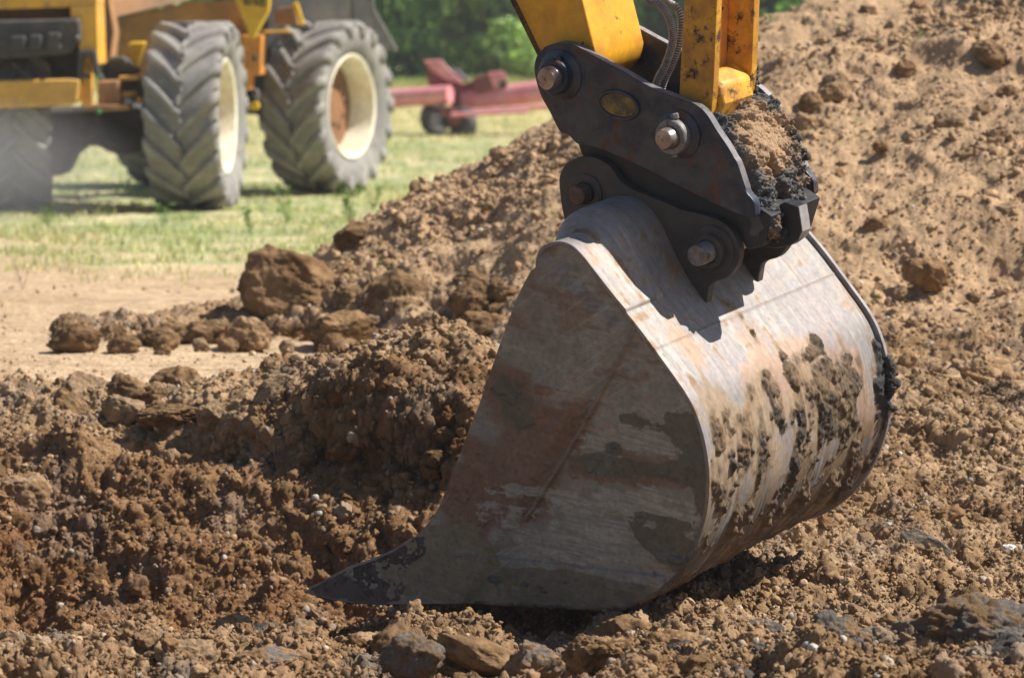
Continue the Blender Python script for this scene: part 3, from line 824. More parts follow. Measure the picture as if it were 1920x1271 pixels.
# --- rolled back sheet
def build_back_sheet():
    nw = 340
    pts, s = resample(back_hv, 560)
    s = s / s[-1]
    W = np.linspace(-0.004, BW - 0.002, nw)
    S, WW = np.meshgrid(s, W, indexing='ij')
    t = np.gradient(pts, axis=0); t /= np.linalg.norm(t, axis=1)[:, None]
    nrm = np.stack([-t[:, 1], t[:, 0]], -1)
    if (pts[200] + nrm[200] * .1)[0] < pts[200][0]: nrm = -nrm
    # the mid part between the lugs stands higher than the ends (wrapper plate)
    hump = 0.075 * sstep(.05, .24, WW) * (1 - sstep(.82, 1.0, WW)) * (1 - sstep(.035, .17, S))
    step = 0.006 * (1 - sstep(.148, .150, S)) * sstep(.0, .02, S) * (WW < .2)
    loc = np.stack([pts[:, 0][:, None] + 0 * WW, WW, pts[:, 1][:, None] + 0 * WW], -1)
    N3 = np.stack([nrm[:, 0][:, None] + 0 * WW, 0 * WW, nrm[:, 1][:, None] + 0 * WW], -1)
    loc = loc + N3 * (hump + step + 0.004)[..., None]
    px, py, _ = project(to_world(loc))
    arc = s * np.sum(np.linalg.norm(np.diff(pts, axis=0), axis=1))
    A = arc[:, None] + 0 * WW
    def sw(cx, cy):
        dd = (px - cx) ** 2 + (py - cy) ** 2 + 1e6 * (S < .06)
        k = np.unravel_index(np.argmin(dd), dd.shape)
        return A[k], WW[k]
    def patch(cx, cy, ra, rw, sh=0.0):
        a0, w0 = sw(cx, cy)
        da = A - a0; dw = WW - w0 - sh * da
        return 1 - np.sqrt((da / ra) ** 2 + (dw / rw) ** 2)
    Q = np.stack([A, WW, 0 * A], -1)
    n1 = fbm(Q * 9, 5); n2 = fbm(Q * 32 + 4, 4); n3 = fbm(Q * 90 + 8, 3)
    streak = fbm(np.stack([A * 3, WW * 60, 0 * A], -1), 5)          # scratches along the digging direction
    streak2 = fbm(np.stack([A * 9, WW * 170, 0 * A + 3], -1), 4)
    # steel
    col = mix(np.array([.285, .268, .262]), np.array([.37, .352, .348]), sstep(-.3, .4, streak * .5 + n1 * .8))
    col = mix(col, np.array([.30, .235, .205]), sstep(.0, .45, n1 + .3 * streak2) * .7)
    col = mix(col, np.array([.50, .47, .47]), sstep(.30, .55, streak2 * .7 + n2 * .5) * .5)
    col = mix(col, np.array([.30, .27, .275]), sstep(.05, .35, fbm(Q * 4 + 30, 4)) * .6)
    col = mix(col, np.array([.40, .31, .24]), (1 - sstep(.12, .30, S)) * sstep(-.1, .3, n2 + n1 * .4) * .5)
    col = mix(col, np.array([.36, .22, .13]), sstep(.28, .5, n2 * .6 + n1 * .5 + streak * .3) * .6)
    # clean worn band and rust bloom
    rustz = np.maximum(patch(1530, 700, .20, .42), patch(1610, 760, .16, .2))
    rustz = np.maximum(rustz, patch(1290, 650, .15, .08) * .8)
    rustz = np.maximum(rustz, patch(1440, 720, .16, .2) * .8)
    col = mix(col, np.array([.43, .255, .145]), sstep(.05, .55, rustz + n1 * .7 + streak * .3) * .62)
    # clay film
    clay = np.maximum(patch(1370, 850, .30, .13), patch(1440, 880, .32, .18))
    clay = np.maximum(clay, patch(1530, 790, .18, .25) * .9)
    clay = np.maximum(clay, patch(1340, 960, .2, .12))
    claym = sstep(.05, .3, clay + n1 * .6 + streak * .35)
    col = mix(col, np.array([.34, .245, .155]), claym * .8)
    # shade under the belly put into the colour, with brown streaks
    s_b = sw(1329, 905)[0] / arc[-1]
    belly = sstep(-.035, .07, S - s_b + n1 * .07 + streak * .03)
    bellyc = mix(np.array([.065, .055, .043]), np.array([.17, .15, .125]), sstep(-.1, .4, streak2 + streak * .6))
    bellyc = mix(bellyc, np.array([.20, .13, .07]), sstep(.0, .4, n1))
    col = mix(col, bellyc, belly * sstep(-.7, -.1, streak + n2 * .3) * .94)
    # caked mud
    mud = np.full(A.shape, -1.0)
    for a in [(1590, 745, .13, .09), (1545, 790, .13, .10), (1500, 820, .10, .10), (1460, 790, .10, .05), (1445, 740, .06, .035), (1480, 700, .04, .03), (1600, 720, .07, .05),
              (1395, 850, .09, .05), (1430, 830, .12, .03), (1375, 880, .13, .045), (1350, 820, .05, .03), (1530, 640, .035, .025), (1520, 665, .02, .08),
              (1560, 905, .05, .05), (1590, 900, .06, .05), (1660, 690, .10, .05), (1650, 720, .09, .04), (1660, 760, .09, .03), (1642, 650, .05, .02),
              (1410, 1000, .05, .05), (1370, 1040, .06, .06), (1450, 960, .03, .06), (1325, 1015, .06, .045), (1500, 935, .05, .06), (1420, 900, .09, .03), (1490, 860, .12, .04), (1540, 690, .03, .05), (1575, 700, .05, .03), (1350, 930, .07, .05), (1400, 960, .05, .08), (1460, 920, .05, .06), (1600, 850, .05, .03), (1625, 870, .05, .03)]:
        mud = np.maximum(mud, patch(*a))
    lum = lumps(np.stack([A * .8, WW, 0 * A + .3], -1), .030)
    drag = fbm(np.stack([A * 5, WW * 28, 0 * A + 9], -1), 4); crum = 1 - np.abs(fbm(Q * 48 + 3, 4)) * 3
    mm = mud * .8 + n2 * .7 + n1 * .8 + drag * .55 - .08
    rg = fbm(Q * 40 + 3, 6, .68)
    mask = sstep(.0, .12, mm)
    mask2 = sstep(.26, .36, n2 * .7 + n3 * .4 + n1 * .2 + belly * .12 + claym * .06) * sstep(.30, .5, S)   # splatter
    h = mask * (0.0025 + 0.009 * np.clip(mm, 0, 1) * 1.5 + rg * .017) + mask2 * (0.002 + .010 * np.clip(rg + .1, 0, 1))
    loc = loc + N3 * h[..., None]
    darkm = mix(np.array([.062, .047, .035]), np.array([.17, .112, .065]), sstep(-.3, .5, n1 + n3 * .2 - (WW - .55) * .5))
    wet = sstep(.15, .4, patch(1655, 700, .25, .12) + .1)
    darkm = mix(darkm, np.array([.042, .042, .045]), wet)
    film = sstep(-.55, -.05, mm + streak * .45 + drag * .3)
    col = mix(col, np.array([.235, .155, .090]), film * .82)
    col = mix(col, np.array([.10, .075, .055]), sstep(-.12, .02, mm + streak * .25) * .6)
    col = mix(col, darkm, mask)
    col = mix(col, np.array([.12, .08, .05]), mask2 * (1 - mask) * .8)
    # weld seams
    sA = sw(1231, 652)[0] / arc[-1]
    for s0, wd, wm in ((.150, .0012, .16), (sA, .0007, 2)):
        d = np.abs(S - s0 - .0012 * n1) + (WW > wm)
        col = mix(col, np.array([.20, .14, .11]), (1 - sstep(wd * .5, wd * 1.6, d)) * (.75 + .3 * n2))
        loc = loc + N3 * ((1 - sstep(wd, wd * 2.2, d)) * .002)[..., None]
    d = np.abs(WW - .86 - .003 * n1) + 10 * ((S < .15) | (S > sA))
    col = mix(col, np.array([.24, .16, .12]), (1 - sstep(.002, .005, d)) * .7)
    col = col * .93 * (1 + n3[..., None] * .16 + streak2[..., None] * .14)
    rgh = .58 - .12 * sstep(0, .4, streak) + .3 * claym + .4 * belly
    rgh = np.clip(np.maximum(rgh, mask * .85), .3, .95)
    met = .18 * (1 - claym) * (1 - belly) * (1 - mask)
    fa = grid_faces(*A.shape)
    q = loc.reshape(-1, 3)[fa[90000]]
    if np.dot(np.cross(q[1] - q[0], q[3] - q[0]), N3.reshape(-1, 3)[fa[90000][0]]) < 0: fa = fa[:, ::-1]
    o = np_mesh('back_sheet', loc.reshape(-1, 3), fa, M['bucket'], bucket, col.reshape(-1, 3), dict(Rgh=rgh.ravel(), Met=met.ravel()))
    sm = o.modifiers.new('solid', 'SOLIDIFY'); sm.thickness = .012; sm.offset = 1 if False else -1
    return o

# --- near side plate, with its diagonal weld, wear plate and mud
def build_side_plate():
    ring, _ = resample(np.vstack([back_hv, front_hv]), 1100, closed=True)
    c = L(1012, 1066)
    nr = 300
    f = np.linspace(0, 1, nr) ** .75
    f[0] = .002
    P = c[None, None] + (ring[None] - c) * f[:, None, None]
    # straight back edge stands a touch proud of the plate
    H, V = P[..., 0], P[..., 1]
    Q = np.stack([H, V, 0 * H], -1)
    ca, sa = math.cos(.12), math.sin(.12)
    U1 = H * ca - V * sa; V1 = H * sa + V * ca
    n0 = fbm(Q * 3 + 1, 4); n1 = fbm(Q * 9 + 2, 5); n2 = fbm(Q * 30 + 4, 4); n3 = fbm(Q * 95, 3)
    streak = fbm(np.stack([U1 * 5, V1 * 38, 0 * H], -1), 5)
    streak2 = fbm(np.stack([U1 * 14, V1 * 150, 0 * H + 3], -1), 4)
    ca, sa = math.cos(.55), math.sin(.55)
    U2 = H * ca + V * sa; V2 = -H * sa + V * ca
    scr = fbm(np.stack([U2 * 3, V2 * 110, 0 * H + 6], -1), 3)
    col = mix(np.array([.205, .188, .168]), np.array([.29, .27, .245]), sstep(-.3, .4, streak * .5 + n1 * .8))
    col = mix(col, np.array([.20, .135, .10]), sstep(.0, .4, n1 + streak * .5) * .7)
    col = mix(col, np.array([.36, .34, .32]), sstep(.35, .55, scr + n1 * .2) * .35)
    col = mix(col, np.array([.115, .085, .068]), sstep(.10, .45, n2 * .6 + n1 * .5 + streak * .5) * .6)
    col = mix(col, np.array([.26, .17, .11]), sstep(.25, .5, n2 * .5 + streak2 * .3 + n0 * .6) * .45)
    bl = blob(np.stack([H, V], -1), 1000, 560, 90, 120)
    col = mix(col, np.array([.15, .10, .075]), sstep(-.1, .5, bl + n1 * .8) * .35)
    # olive clay film to the right and bottom
    B = lambda *a: blob(P, *a)
    red = np.maximum(B(960, 900, 95, 130, .3), B(1180, 880, 170, 45)); red = np.maximum(red, B(880, 960, 60, 70)); red = np.maximum(red, B(950, 740, 70, 90))
    red = np.maximum(red, B(1000, 830, 90, 110))
    col = mix(col, np.array([.15, .085, .060]), sstep(-.08, .35, red + n1 * .6 + n0 * .2 + streak * .25 + n2 * .3 + n3 * .15) * .85)
    pale = np.maximum(B(1180, 960, 190, 55, .05), B(1240, 820, 100, 40)); pale = np.maximum(pale, B(1090, 1010, 130, 45)); pale = np.maximum(pale, B(1300, 720, 30, 90))
    pale = np.maximum(pale, B(1130, 860, 40, 35))
    palm = sstep(.0, .16, pale * .8 + n1 * .6 + streak * .45 + n2 * .25 + n3 * .1)
    col = mix(col, mix(np.array([.225, .21, .185]), np.array([.28, .26, .23]), sstep(-.3, .3, streak2)), palm * .9)
    dk = np.maximum(B(1200, 880, 150, 26), B(1310, 880, 40, 120)); dk = np.maximum(dk, B(1260, 1010, 70, 50)); dk = np.maximum(dk, B(1150, 845, 22, 14)); dk = np.maximum(dk, B(1290, 810, 60, 50))
    dk = np.maximum(dk, B(960, 760, 40, 60) * .8); dk = np.maximum(dk, B(1148, 838, 10, 8) * 3); dk = np.maximum(dk, B(1210, 790, 60, 14) * .4)
    dkm = sstep(.03, .2, dk + n1 * .75 + n2 * .4 + streak * .45 + n3 * .2 - .10)
    col = mix(col, np.array([.085, .078, .066]), dkm * .92)
    # olive wash on the lower plate and the front corner
    low = np.maximum(B(1010, 1110, 330, 50, .02), B(800, 1050, 110, 70, .5)); low = np.maximum(low, B(880, 1050, 70, 80))
    lowm = sstep(.0, .05, low + n1 * .18)
    oc = mix(np.array([.155, .125, .085]), np.array([.20, .165, .115]), sstep(-.3, .3, n0 + n2 * .3))
    col = mix(col, oc, lowm * .93)
    tip = B(650, 1100, 130, 34, -.3)
    col = mix(col, np.array([.06, .062, .066]), sstep(.1, .3, tip + n1 * .4 + n2 * .3) * .85)
    col = mix(col, np.array([.10, .10, .105]), sstep(.35, .5, n2 + n1 * .5) * lowm * .5)
    # relief
    off = n3 * .0006 + n2 * .001
    # bowed diagonal weld from the sheet to the lower front
    a, b = L(1192, 612), L(985, 975)
    ab = b - a; ln = np.linalg.norm(ab); ab /= ln
    tt = (P - a) @ ab; dd = np.abs((P - a)[..., 0] * ab[1] - (P - a)[..., 1] * ab[0] + .012 * np.sin(np.clip(tt / ln, 0, 1) * 3.1))
    seam = (1 - sstep(.004, .010, dd)) * (tt > 0) * (tt < ln)
    off += seam * .013 * (1 + .3 * n2)
    col = mix(col, np.array([.16, .125, .10]), seam * .6)
    # slightly dished front of the diagonal
    side = ((P - a)[..., 0] * ab[1] - (P - a)[..., 1] * ab[0])
    off += .016 * sstep(0, .05, side) * sstep(0, .06, tt) * 1.0
    mud = sstep(.35, .5, n2 * .7 + n1 * .5 + .25 * sstep(0, .2, red))
    off += mud * .003
    for cx, cy, r0 in ((930, 1083, 22), (1012, 1098, 8), (1022, 1107, 7), (1060, 1090, 6), (985, 1094, 8), (1148, 838, 7), (1228, 1075, 12), (1265, 1050, 14)):
        m = sstep(0, .5, blob(P, cx, cy, r0, r0 * .7) + n2 * .5)
        off += m * .008
        col = mix(col, np.array([.075, .075, .078]), m * .8)
    wear = B(1015, 1100, 270, 42, .03)
    # wear plate edge: proud by 8 mm below a line
    A1 = L(872, 1038); A2 = L(1060, 1058); A3 = L(1245, 1080)
    line = np.interp(H, [A1[0], A2[0], A3[0]], [A1[1], A2[1], A3[1]])
    wp = sstep(-.002, .002, line - V) * sstep(-.001, .001, H - A1[0]) * (1 - sstep(-.001, .001, H - A3[0]))
    off += wp * .006
    edge = np.exp(-((V - line) / .003) ** 2) * (H > A1[0]) * (H < A3[0])
    col = mix(col, np.array([.12, .12, .13]), edge * .7)
    col = col * 1.32 * np.array([.96, 1.0, 1.0]) * (1 + n3[..., None] * .18 + streak2[..., None] * .10 + n2[..., None] * .2)
    loc = np.stack([H, .004 - off, V], -1)
    rgh = .62 + 0 * H + .2 * lowm - .15 * dkm
    fa = grid_faces(nr, ring.shape[0], wrap=True)
    q = loc.reshape(-1, 3)[fa[150 * ring.shape[0]]]
    if np.cross(q[1] - q[0], q[3] - q[0])[1] > 0: fa = fa[:, ::-1]
    o = np_mesh('side_plate', loc.reshape(-1, 3), fa, M['bucket'], bucket, col.reshape(-1, 3), dict(Rgh=rgh.ravel(), Met=0 * H.ravel() + .05))
    sm = o.modifiers.new('solid', 'SOLIDIFY'); sm.thickness = .016; sm.offset = -1
    return o

bm = bmesh.new()
# bucket part's own mesh: the torque tube under the lugs and the far side plate's stiffener, inside the shell
tc_ = L(1062, 500)
add_lathe(bm, (tc_[0], .02, tc_[1]), (0, 1, 0), [(0, 0), (.045, 0), (.045, BW - .04), (0, BW - .04)], 24)
bucket = bm_obj('bucket', bm, M['lug'], excavator, smooth=40)
bucket['label'] = 'worn grey steel bucket with clay caked on its rounded back'
build_back_sheet()
build_side_plate()
# far side plate stands proud of the sheet along the back
far_ring = np.vstack([offset(back_hv[::4], -.020) if offset(back_hv, .02)[200][0] < back_hv[200][0] else offset(back_hv[::4], .020), front_hv[::6]])
fp = prism('side_plate', far_ring, BW, BW + .016, M['edge'], bucket, bevel=.002)
fp['label'] = 'far side plate with a bright worn rim'
# cutting edge and side cutter
CUT = [(572, 1109), (600, 1092), (655, 1063), (700, 1047), (745, 1027), (782, 1004), (800, 1000), (806, 1035), (770, 1060), (760, 1125), (700, 1130), (640, 1125)]
bm = bmesh.new()
cut = LL(CUT)
add_prism(bm, to3(cut, -.012), to3(cut, .004))
M['cutter'] = worn_mat('black_clay_cutter', (0.045, 0.048, 0.055), (0.10, 0.10, 0.105), (0.15, 0.11, 0.07), rough=0.45, s1=9, s2=40, amount=0.6, dirt_amt=0.4, bump=0.8, bscale=40, bdist=.01)
bm_obj('side_cutter', bm, M['cutter'], bucket, bevel=.003)
blade = LL([(574, 1108), (700, 1050), (760, 1024), (800, 1030), (800, 1124), (700, 1128), (640, 1122)])
bl0, bl1, bl2, bl3 = L(572, 1109), L(760, 1100), L(780, 1128), L(640, 1126)
prism('cutting_edge', np.array([bl0, bl1, bl2, bl3]), .004, BW, M['cutter'], bucket, bevel=.002)

strip_ = LL([(592, 1097), (655, 1064), (700, 1048), (742, 1030), (776, 1008)])
prism('worn_lit_rim', np.vstack([offset(strip_, .0035), offset(strip_, -.004)[::-1]]), -.0135, .003, M['edge'], bucket)
# --- lugs of the bucket
LUG = [(1048, 345), (1051, 324), (1061, 308), (1082, 296), (1105, 294), (1128, 301), (1146, 315), (1164, 340), (1188, 357), (1216, 368), (1250, 382), (1280, 394),
       (1315, 402), (1346, 412), (1367, 428), (1381, 450), (1386, 474), (1382, 496), (1373, 511), (1361, 522), (1341, 528), (1330, 537), (1327, 552), (1322, 572),
       (1300, 585), (1250, 520), (1200, 470), (1120, 490), (1085, 470), (1070, 450), (1055, 400)]
LW = .36
lug_hv = catmull(LL(LUG, LW), 4)
prism('lug', lug_hv, LW, LW + .032, M['lug'], bucket, bevel=.004)
prism('lug', lug_hv, LW + .30, LW + .332, M['lug'], bucket, bevel=.004)

def pin(name, cx, cy, wc, prof, mat, parent, smooth=35, n=40):
    """cx,cy: where the pin axis meets plane wc; prof distances run towards the near side"""
    c = L(cx, cy, wc)
    bm = bmesh.new()
    add_lathe(bm, (c[0], wc, c[1]), (0, -1, 0), prof, n)
    return bm_obj(name, bm, mat, parent, smooth=smooth)

# pins of the bucket
pin('boss', 1100, 361, LW, [(0, -.01), (.060, -.01), (.060, .006), (.055, .010), (.037, .010), (.037, .002), (0, .002)], M['lug'], bucket)
pin('pin', 1100, 361, LW, [(0, -.40), (.031, -.40), (.031, .022), (.028, .024), (.028, .027), (.031, .029), (.031, .050), (.028, .056), (0, .057)], M['pin_rust'], bucket)
pin('boss', 1336, 468, LW, [(0, -.01), (.078, -.01), (.078, .004), (.074, .008), (.053, .008), (.053, .030), (.049, .034), (.038, .034), (.038, .01), (0, .01)], M['lug'], bucket)
pin('pin', 1336, 468, LW, [(0, -.40), (.034, -.40), (.034, .085), (.031, .094), (.010, .095), (.009, .093), (0, .093)], M['pin_grey'], bucket)

# --- quick hitch
HP = [(1001, 125), (1007, 103), (1018, 92), (1033, 85), (1054, 81), (1074, 85), (1118, 109), (1171, 137), (1221, 166), (1277, 187), (1300, 196), (1322, 214), (1343, 247),
      (1362, 275), (1374, 296), (1382, 310), (1397, 356), (1410, 374), (1415, 388), (1407, 410), (1335, 380), (1262, 345), (1219, 322), (1175, 301), (1117, 277), (1084, 271),
      (1065, 254), (1049, 247), (1031, 212), (1014, 181), (1004, 150)]
HW = .345
hp_hv = catmull(LL(HP, HW), 5)
body = LL([(1084, 262), (1092, 290), (1120, 305), (1165, 335), (1205, 360), (1250, 378), (1345, 412), (1385, 436), (1403, 468), (1431, 461), (1448, 405), (1400, 372), (1345, 340),
           (1260, 300), (1180, 262), (1120, 250)], HW + .05)
hitch = prism('quick_hitch', body, HW + .045, HW + .335, M['hitch_dark'], excavator, bevel=.003)
hitch['label'] = 'dark navy quick hitch with worn pins'
prism('side_plate', hp_hv, HW, HW + .034, M['hitch'], hitch, bevel=.004)
fs = prism('side_plate', hp_hv, HW + .345, HW + .375, M['hitch'], hitch, bevel=.003)
# floor plate of the hitch between the side plates
floor_ = LL([(1040, 190), (1100, 225), (1200, 262), (1300, 300), (1385, 350), (1380, 372), (1290, 330), (1190, 292), (1090, 250), (1035, 215)], HW + .03)
prism('cross_plate', floor_, HW + .036, HW + .343, M['hitch_dark'], hitch, bevel=.002)
# sunlit look painted in: paler strips on the top edges of both side plates
def edge_strip(px, wa, wb, nm='worn_lit_rim', t=.0022, mat='edge'):
    line = catmull(LL(px, HW), 4, closed=False)
    up = offset(line, t); dn = offset(line, -.001)
    prism(nm, np.vstack([up, dn[::-1]]), wa, wb, M[mat], hitch)
rim_px = [(1018, 92), (1033, 85), (1054, 81), (1074, 85), (1118, 109), (1171, 137), (1221, 166), (1277, 187), (1300, 196), (1322, 214), (1343, 247), (1362, 275), (1374, 296), (1382, 310), (1397, 356)]
M['rim_paint'] = worn_mat('lit_navy_rim', (0.10, 0.095, 0.11), (0.22, 0.20, 0.21), (0.05, 0.035, 0.03), rough=0.5, s1=9, s2=40, amount=0.5, dirt_amt=0.3, bump=0.3)
edge_strip(rim_px, HW + .003, HW + .031, mat='rim_paint')
edge_strip(rim_px, HW + .348, HW + .372, mat='edge')
# pin one (large, upper) and pin two
P1 = (1051, 141); P2 = (1274, 252)
pin('boss', *P1, HW, [(0, -.01), (.082, -.01), (.080, .004), (.066, .012), (.056, .014), (.056, .040), (.052, .044), (.036, .044), (.036, .01), (0, .01)], M['hitch'], hitch)
pin('pin', *P1, HW, [(0, -.36), (.036, -.36), (.036, .070), (.032, .080), (.006, .081), (.005, .078), (0, .078)], M['pin'], hitch)
pin('boss', *P2, HW, [(0, -.01), (.078, -.01), (.076, .006), (.058, .014), (.055, .016), (.055, .022), (0, .022)], M['hitch'], hitch)
pin('collar', *P2, HW, [(.036, .015), (.054, .015), (.055, .018), (.055, .050), (.052, .054), (.036, .054), (.036, .015)], M['pin_grey'], hitch)
pin('pin', *P2, HW, [(0, -.36), (.034, -.36), (.034, .080), (.029, .090), (.006, .091), (.005, .088), (0, .088)], M['pin'], hitch)
# locking bolts across the collars
def bolt(px, py, wc, ln, r, ang, nm='bolt', mat='pin_grey'):
    c = L(px, py, wc)
    bm = bmesh.new()
    ax = (math.cos(ang), 0, math.sin(ang))
    add_lathe(bm, (c[0], wc, c[1]), ax, [(0, 0), (r, 0), (r, ln), (r * .8, ln + .003), (0, ln + .003)], 6)
    return bm_obj(nm, bm, M[mat], hitch, smooth=30)
bolt(1048, 117, HW - .028, .016, .011, 1.75, mat='hitch')
bolt(1266, 223, HW - .035, .014, .013, 1.7)
bolt(1264, 284, HW - .03, .016, .010, -1.5)
# oval badge, worn blank
bc = L(1161, 197, HW)
def ell(a, b, k=48, rot=-.16):
    t = np.linspace(0, 2 * math.pi, k, endpoint=False)
    x, y = a * np.cos(t), b * np.sin(t)
    return np.stack([bc[0] + x * math.cos(rot) - y * math.sin(rot), bc[1] + x * math.sin(rot) + y * math.cos(rot)], -1)
bm = bmesh.new()
oo, ii = ell(.080, .048), ell(.069, .038)
ring_a = [bm.verts.new(p) for p in to3(oo, HW - .001)]; ring_b = [bm.verts.new(p) for p in to3(ell(.077, .045), HW - .009)]
ring_c = [bm.verts.new(p) for p in to3(ii, HW - .009)]; ring_d = [bm.verts.new(p) for p in to3(ell(.067, .036), HW - .003)]
for A_, B_ in ((ring_a, ring_b), (ring_b, ring_c), (ring_c, ring_d)):
    for k in range(48): bm.faces.new((A_[k], A_[(k + 1) % 48], B_[(k + 1) % 48], B_[k]))
bdg = bm_obj('badge_frame', bm, M['hitch'], hitch, smooth=40)
prism('badge', ell(.0665, .0355), HW - .004, HW + .001, M['badge'], hitch)
# claw block with its bolt at the lower right
blk = LL([(1471, 379), (1496, 388), (1500, 412), (1503, 434), (1496, 450), (1481, 461), (1456, 466), (1431, 463), (1424, 436), (1440, 402), (1458, 386)], HW + .12)
prism('claw', blk, HW + .12, HW + .17, M['hitch_dark'], hitch, bevel=.004)
edl = LL([(1496, 388), (1500, 412), (1503, 434), (1496, 450)], HW + .12)
prism('worn_lit_rim', np.vstack([edl, (edl + np.array([.003, 0]))[::-1]]), HW + .121, HW + .168, M['edge'], hitch)  # pale strip gives the claw edge its lit look
c_ = L(1469, 436, HW + .12)
bm = bmesh.new(); add_lathe(bm, (c_[0], HW + .12, c_[1]), (0, -1, 0), [(0, 0), (.020, 0), (.019, .010), (.013, .016), (0, .017)], 20)
bm_obj('bolt', bm, M['hitch_dark'], hitch, smooth=40)
# --- arm (stick)
AW = .395
def beam(name, quad_px, w0, w1, mat, parent, bevel=.004, wc=None):
    return prism(name, LL(quad_px, w0 if wc is None else wc), w0, w1, mat, parent, bevel=bevel)
arm = beam('arm', [(620, -700), (768, -400), (962, 0), (990, 60), (1012, 103), (1030, 150), (1060, 165), (1095, 155), (1112, 135), (1117, 108), (1106, 62), (1090, 0), (984, -400), (905, -700)], AW, AW + .275, M['yellow'], excavator, bevel=.010)
arm['label'] = 'yellow painted arm end'
strip = LL([(760, -400), (957, 0), (1008, 103), (1014, 112), (1018, 106), (967, 0), (772, -400)], AW)
prism('edge_weld', strip, AW - .003, AW + .278, M['rust_edge'], arm)

# --- bucket link: two bars with a cast foot round pin two
link = None
KW = .40
foot = L(1289, 243, KW)
bm = bmesh.new()
add_lathe(bm, (foot[0], KW - .006, foot[1]), (0, 1, 0), [(0, 0), (.070, 0), (.078, .01), (.082, .07), (.074, .13), (.082, .19), (.078, .245), (.070, .255), (0, .255)], 40)
def gusset(bm, px, w0, w1, wc):
    hv = LL(px, wc)
    add_prism(bm, to3(hv, w0), to3(hv, w1))
gusset(bm, [(1283, 150), (1310, 140), (1338, 165), (1345, 200), (1330, 240), (1280, 240), (1270, 190)], KW + .034, KW + .215, KW)
link = bm_obj('bucket_link', bm, M['yellow_link'], excavator, smooth=35)
bv = link.modifiers.new('b', 'BEVEL'); bv.width = .012; bv.segments = 3; bv.limit_method = 'ANGLE'; bv.angle_limit = R(40)
link['label'] = 'scratched yellow bucket link of two bars'
beam('link_bar', [(1294, -400), (1354, -400), (1344, 0), (1338, 150), (1334, 208), (1320, 240), (1282, 240), (1272, 200), (1277, 100), (1283, 0)], KW, KW + .032, M['yellow_link'], link)
beam('link_bar', [(1294, -400), (1354, -400), (1344, 0), (1339, 150), (1334, 195), (1322, 220), (1282, 210), (1274, 160), (1277, 100), (1283, 0)], KW + .215, KW + .25, M['yellow_link'], link, wc=KW)
# welded web on the inner side of the far bar
beam('rib', [(1290, -400), (1305, -400), (1297, 0), (1292, 150), (1296, 170), (1280, 175), (1272, 160), (1278, 0)], KW + .175, KW + .214, M['orange'], link, wc=KW)
# cast eye with a grease hole
ey = L(1345, 196, KW + .1)
bm = bmesh.new()
axv = Vector((.75, -.25, .6)).normalized()
add_lathe(bm, (ey[0], KW + .12, ey[1]), axv, [(0, -.02), (.030, -.02), (.027, .018), (.022, .024), (.013, .024), (.011, .008), (0, .006)], 24)
bm_obj('grease_point', bm, M['yellow_link'], link, smooth=40)

# --- hydraulic hoses with coiled guards
def hose(px, wcs, r, coil_r, pitch, s_from, s_to):
    pts = np.array([[*L(x, y, w_)] + [w_] for (x, y), w_ in zip(px, wcs)])
    pts = pts[:, [0, 2, 1]]
    path, s = resample(catmull(pts, 10, closed=False), 160)
    V, Fc = tube_verts(path, r, 14)
    h = np_mesh('hydraulic_hose', V, Fc, M['hose'], excavator)
    # helix
    tot = s[-1]
    a, b = s_from * tot, s_to * tot
    turns = int((b - a) / pitch)
    m = turns * 14
    q = np.linspace(a, b, m)
    cen = np.stack([np.interp(q, s, path[:, k]) for k in range(3)], -1)
    tg = np.gradient(cen, axis=0); tg /= np.linalg.norm(tg, axis=1)[:, None]
    u = np.cross(tg, [0.2, 0.9, 0.1]); u /= np.linalg.norm(u, axis=1)[:, None]
    v = np.cross(tg, u)
    ph = (q - a) / pitch * 2 * math.pi
    hel = cen + (u * np.cos(ph)[:, None] + v * np.sin(ph)[:, None]) * (r + coil_r * .7)
    V, Fc = tube_verts(hel, coil_r, 6)
    g = np_mesh('coil_guard', V, Fc, M['coil'], h)
    return h
w5 = lambda n, a=.50, b=.50: list(np.linspace(a, b, n))
ha = [(1150, -190), (1185, -60), (1214, -2), (1236, 8), (1252, 30), (1261, 62), (1258, 92), (1246, 126), (1234, 148), (1228, 168), (1222, 190)]
hose(ha, w5(len(ha), .47, .47), .0098, .0020, .0058, .36, 1.0)
hb = [(1180, -210), (1215, -70), (1248, -2), (1268, 14), (1277, 36), (1276, 64), (1271, 92), (1258, 126), (1246, 150), (1240, 170), (1234, 192)]
hose(hb, w5(len(hb), .53, .50), .0078, .0028, .0082, .02, 1.0)

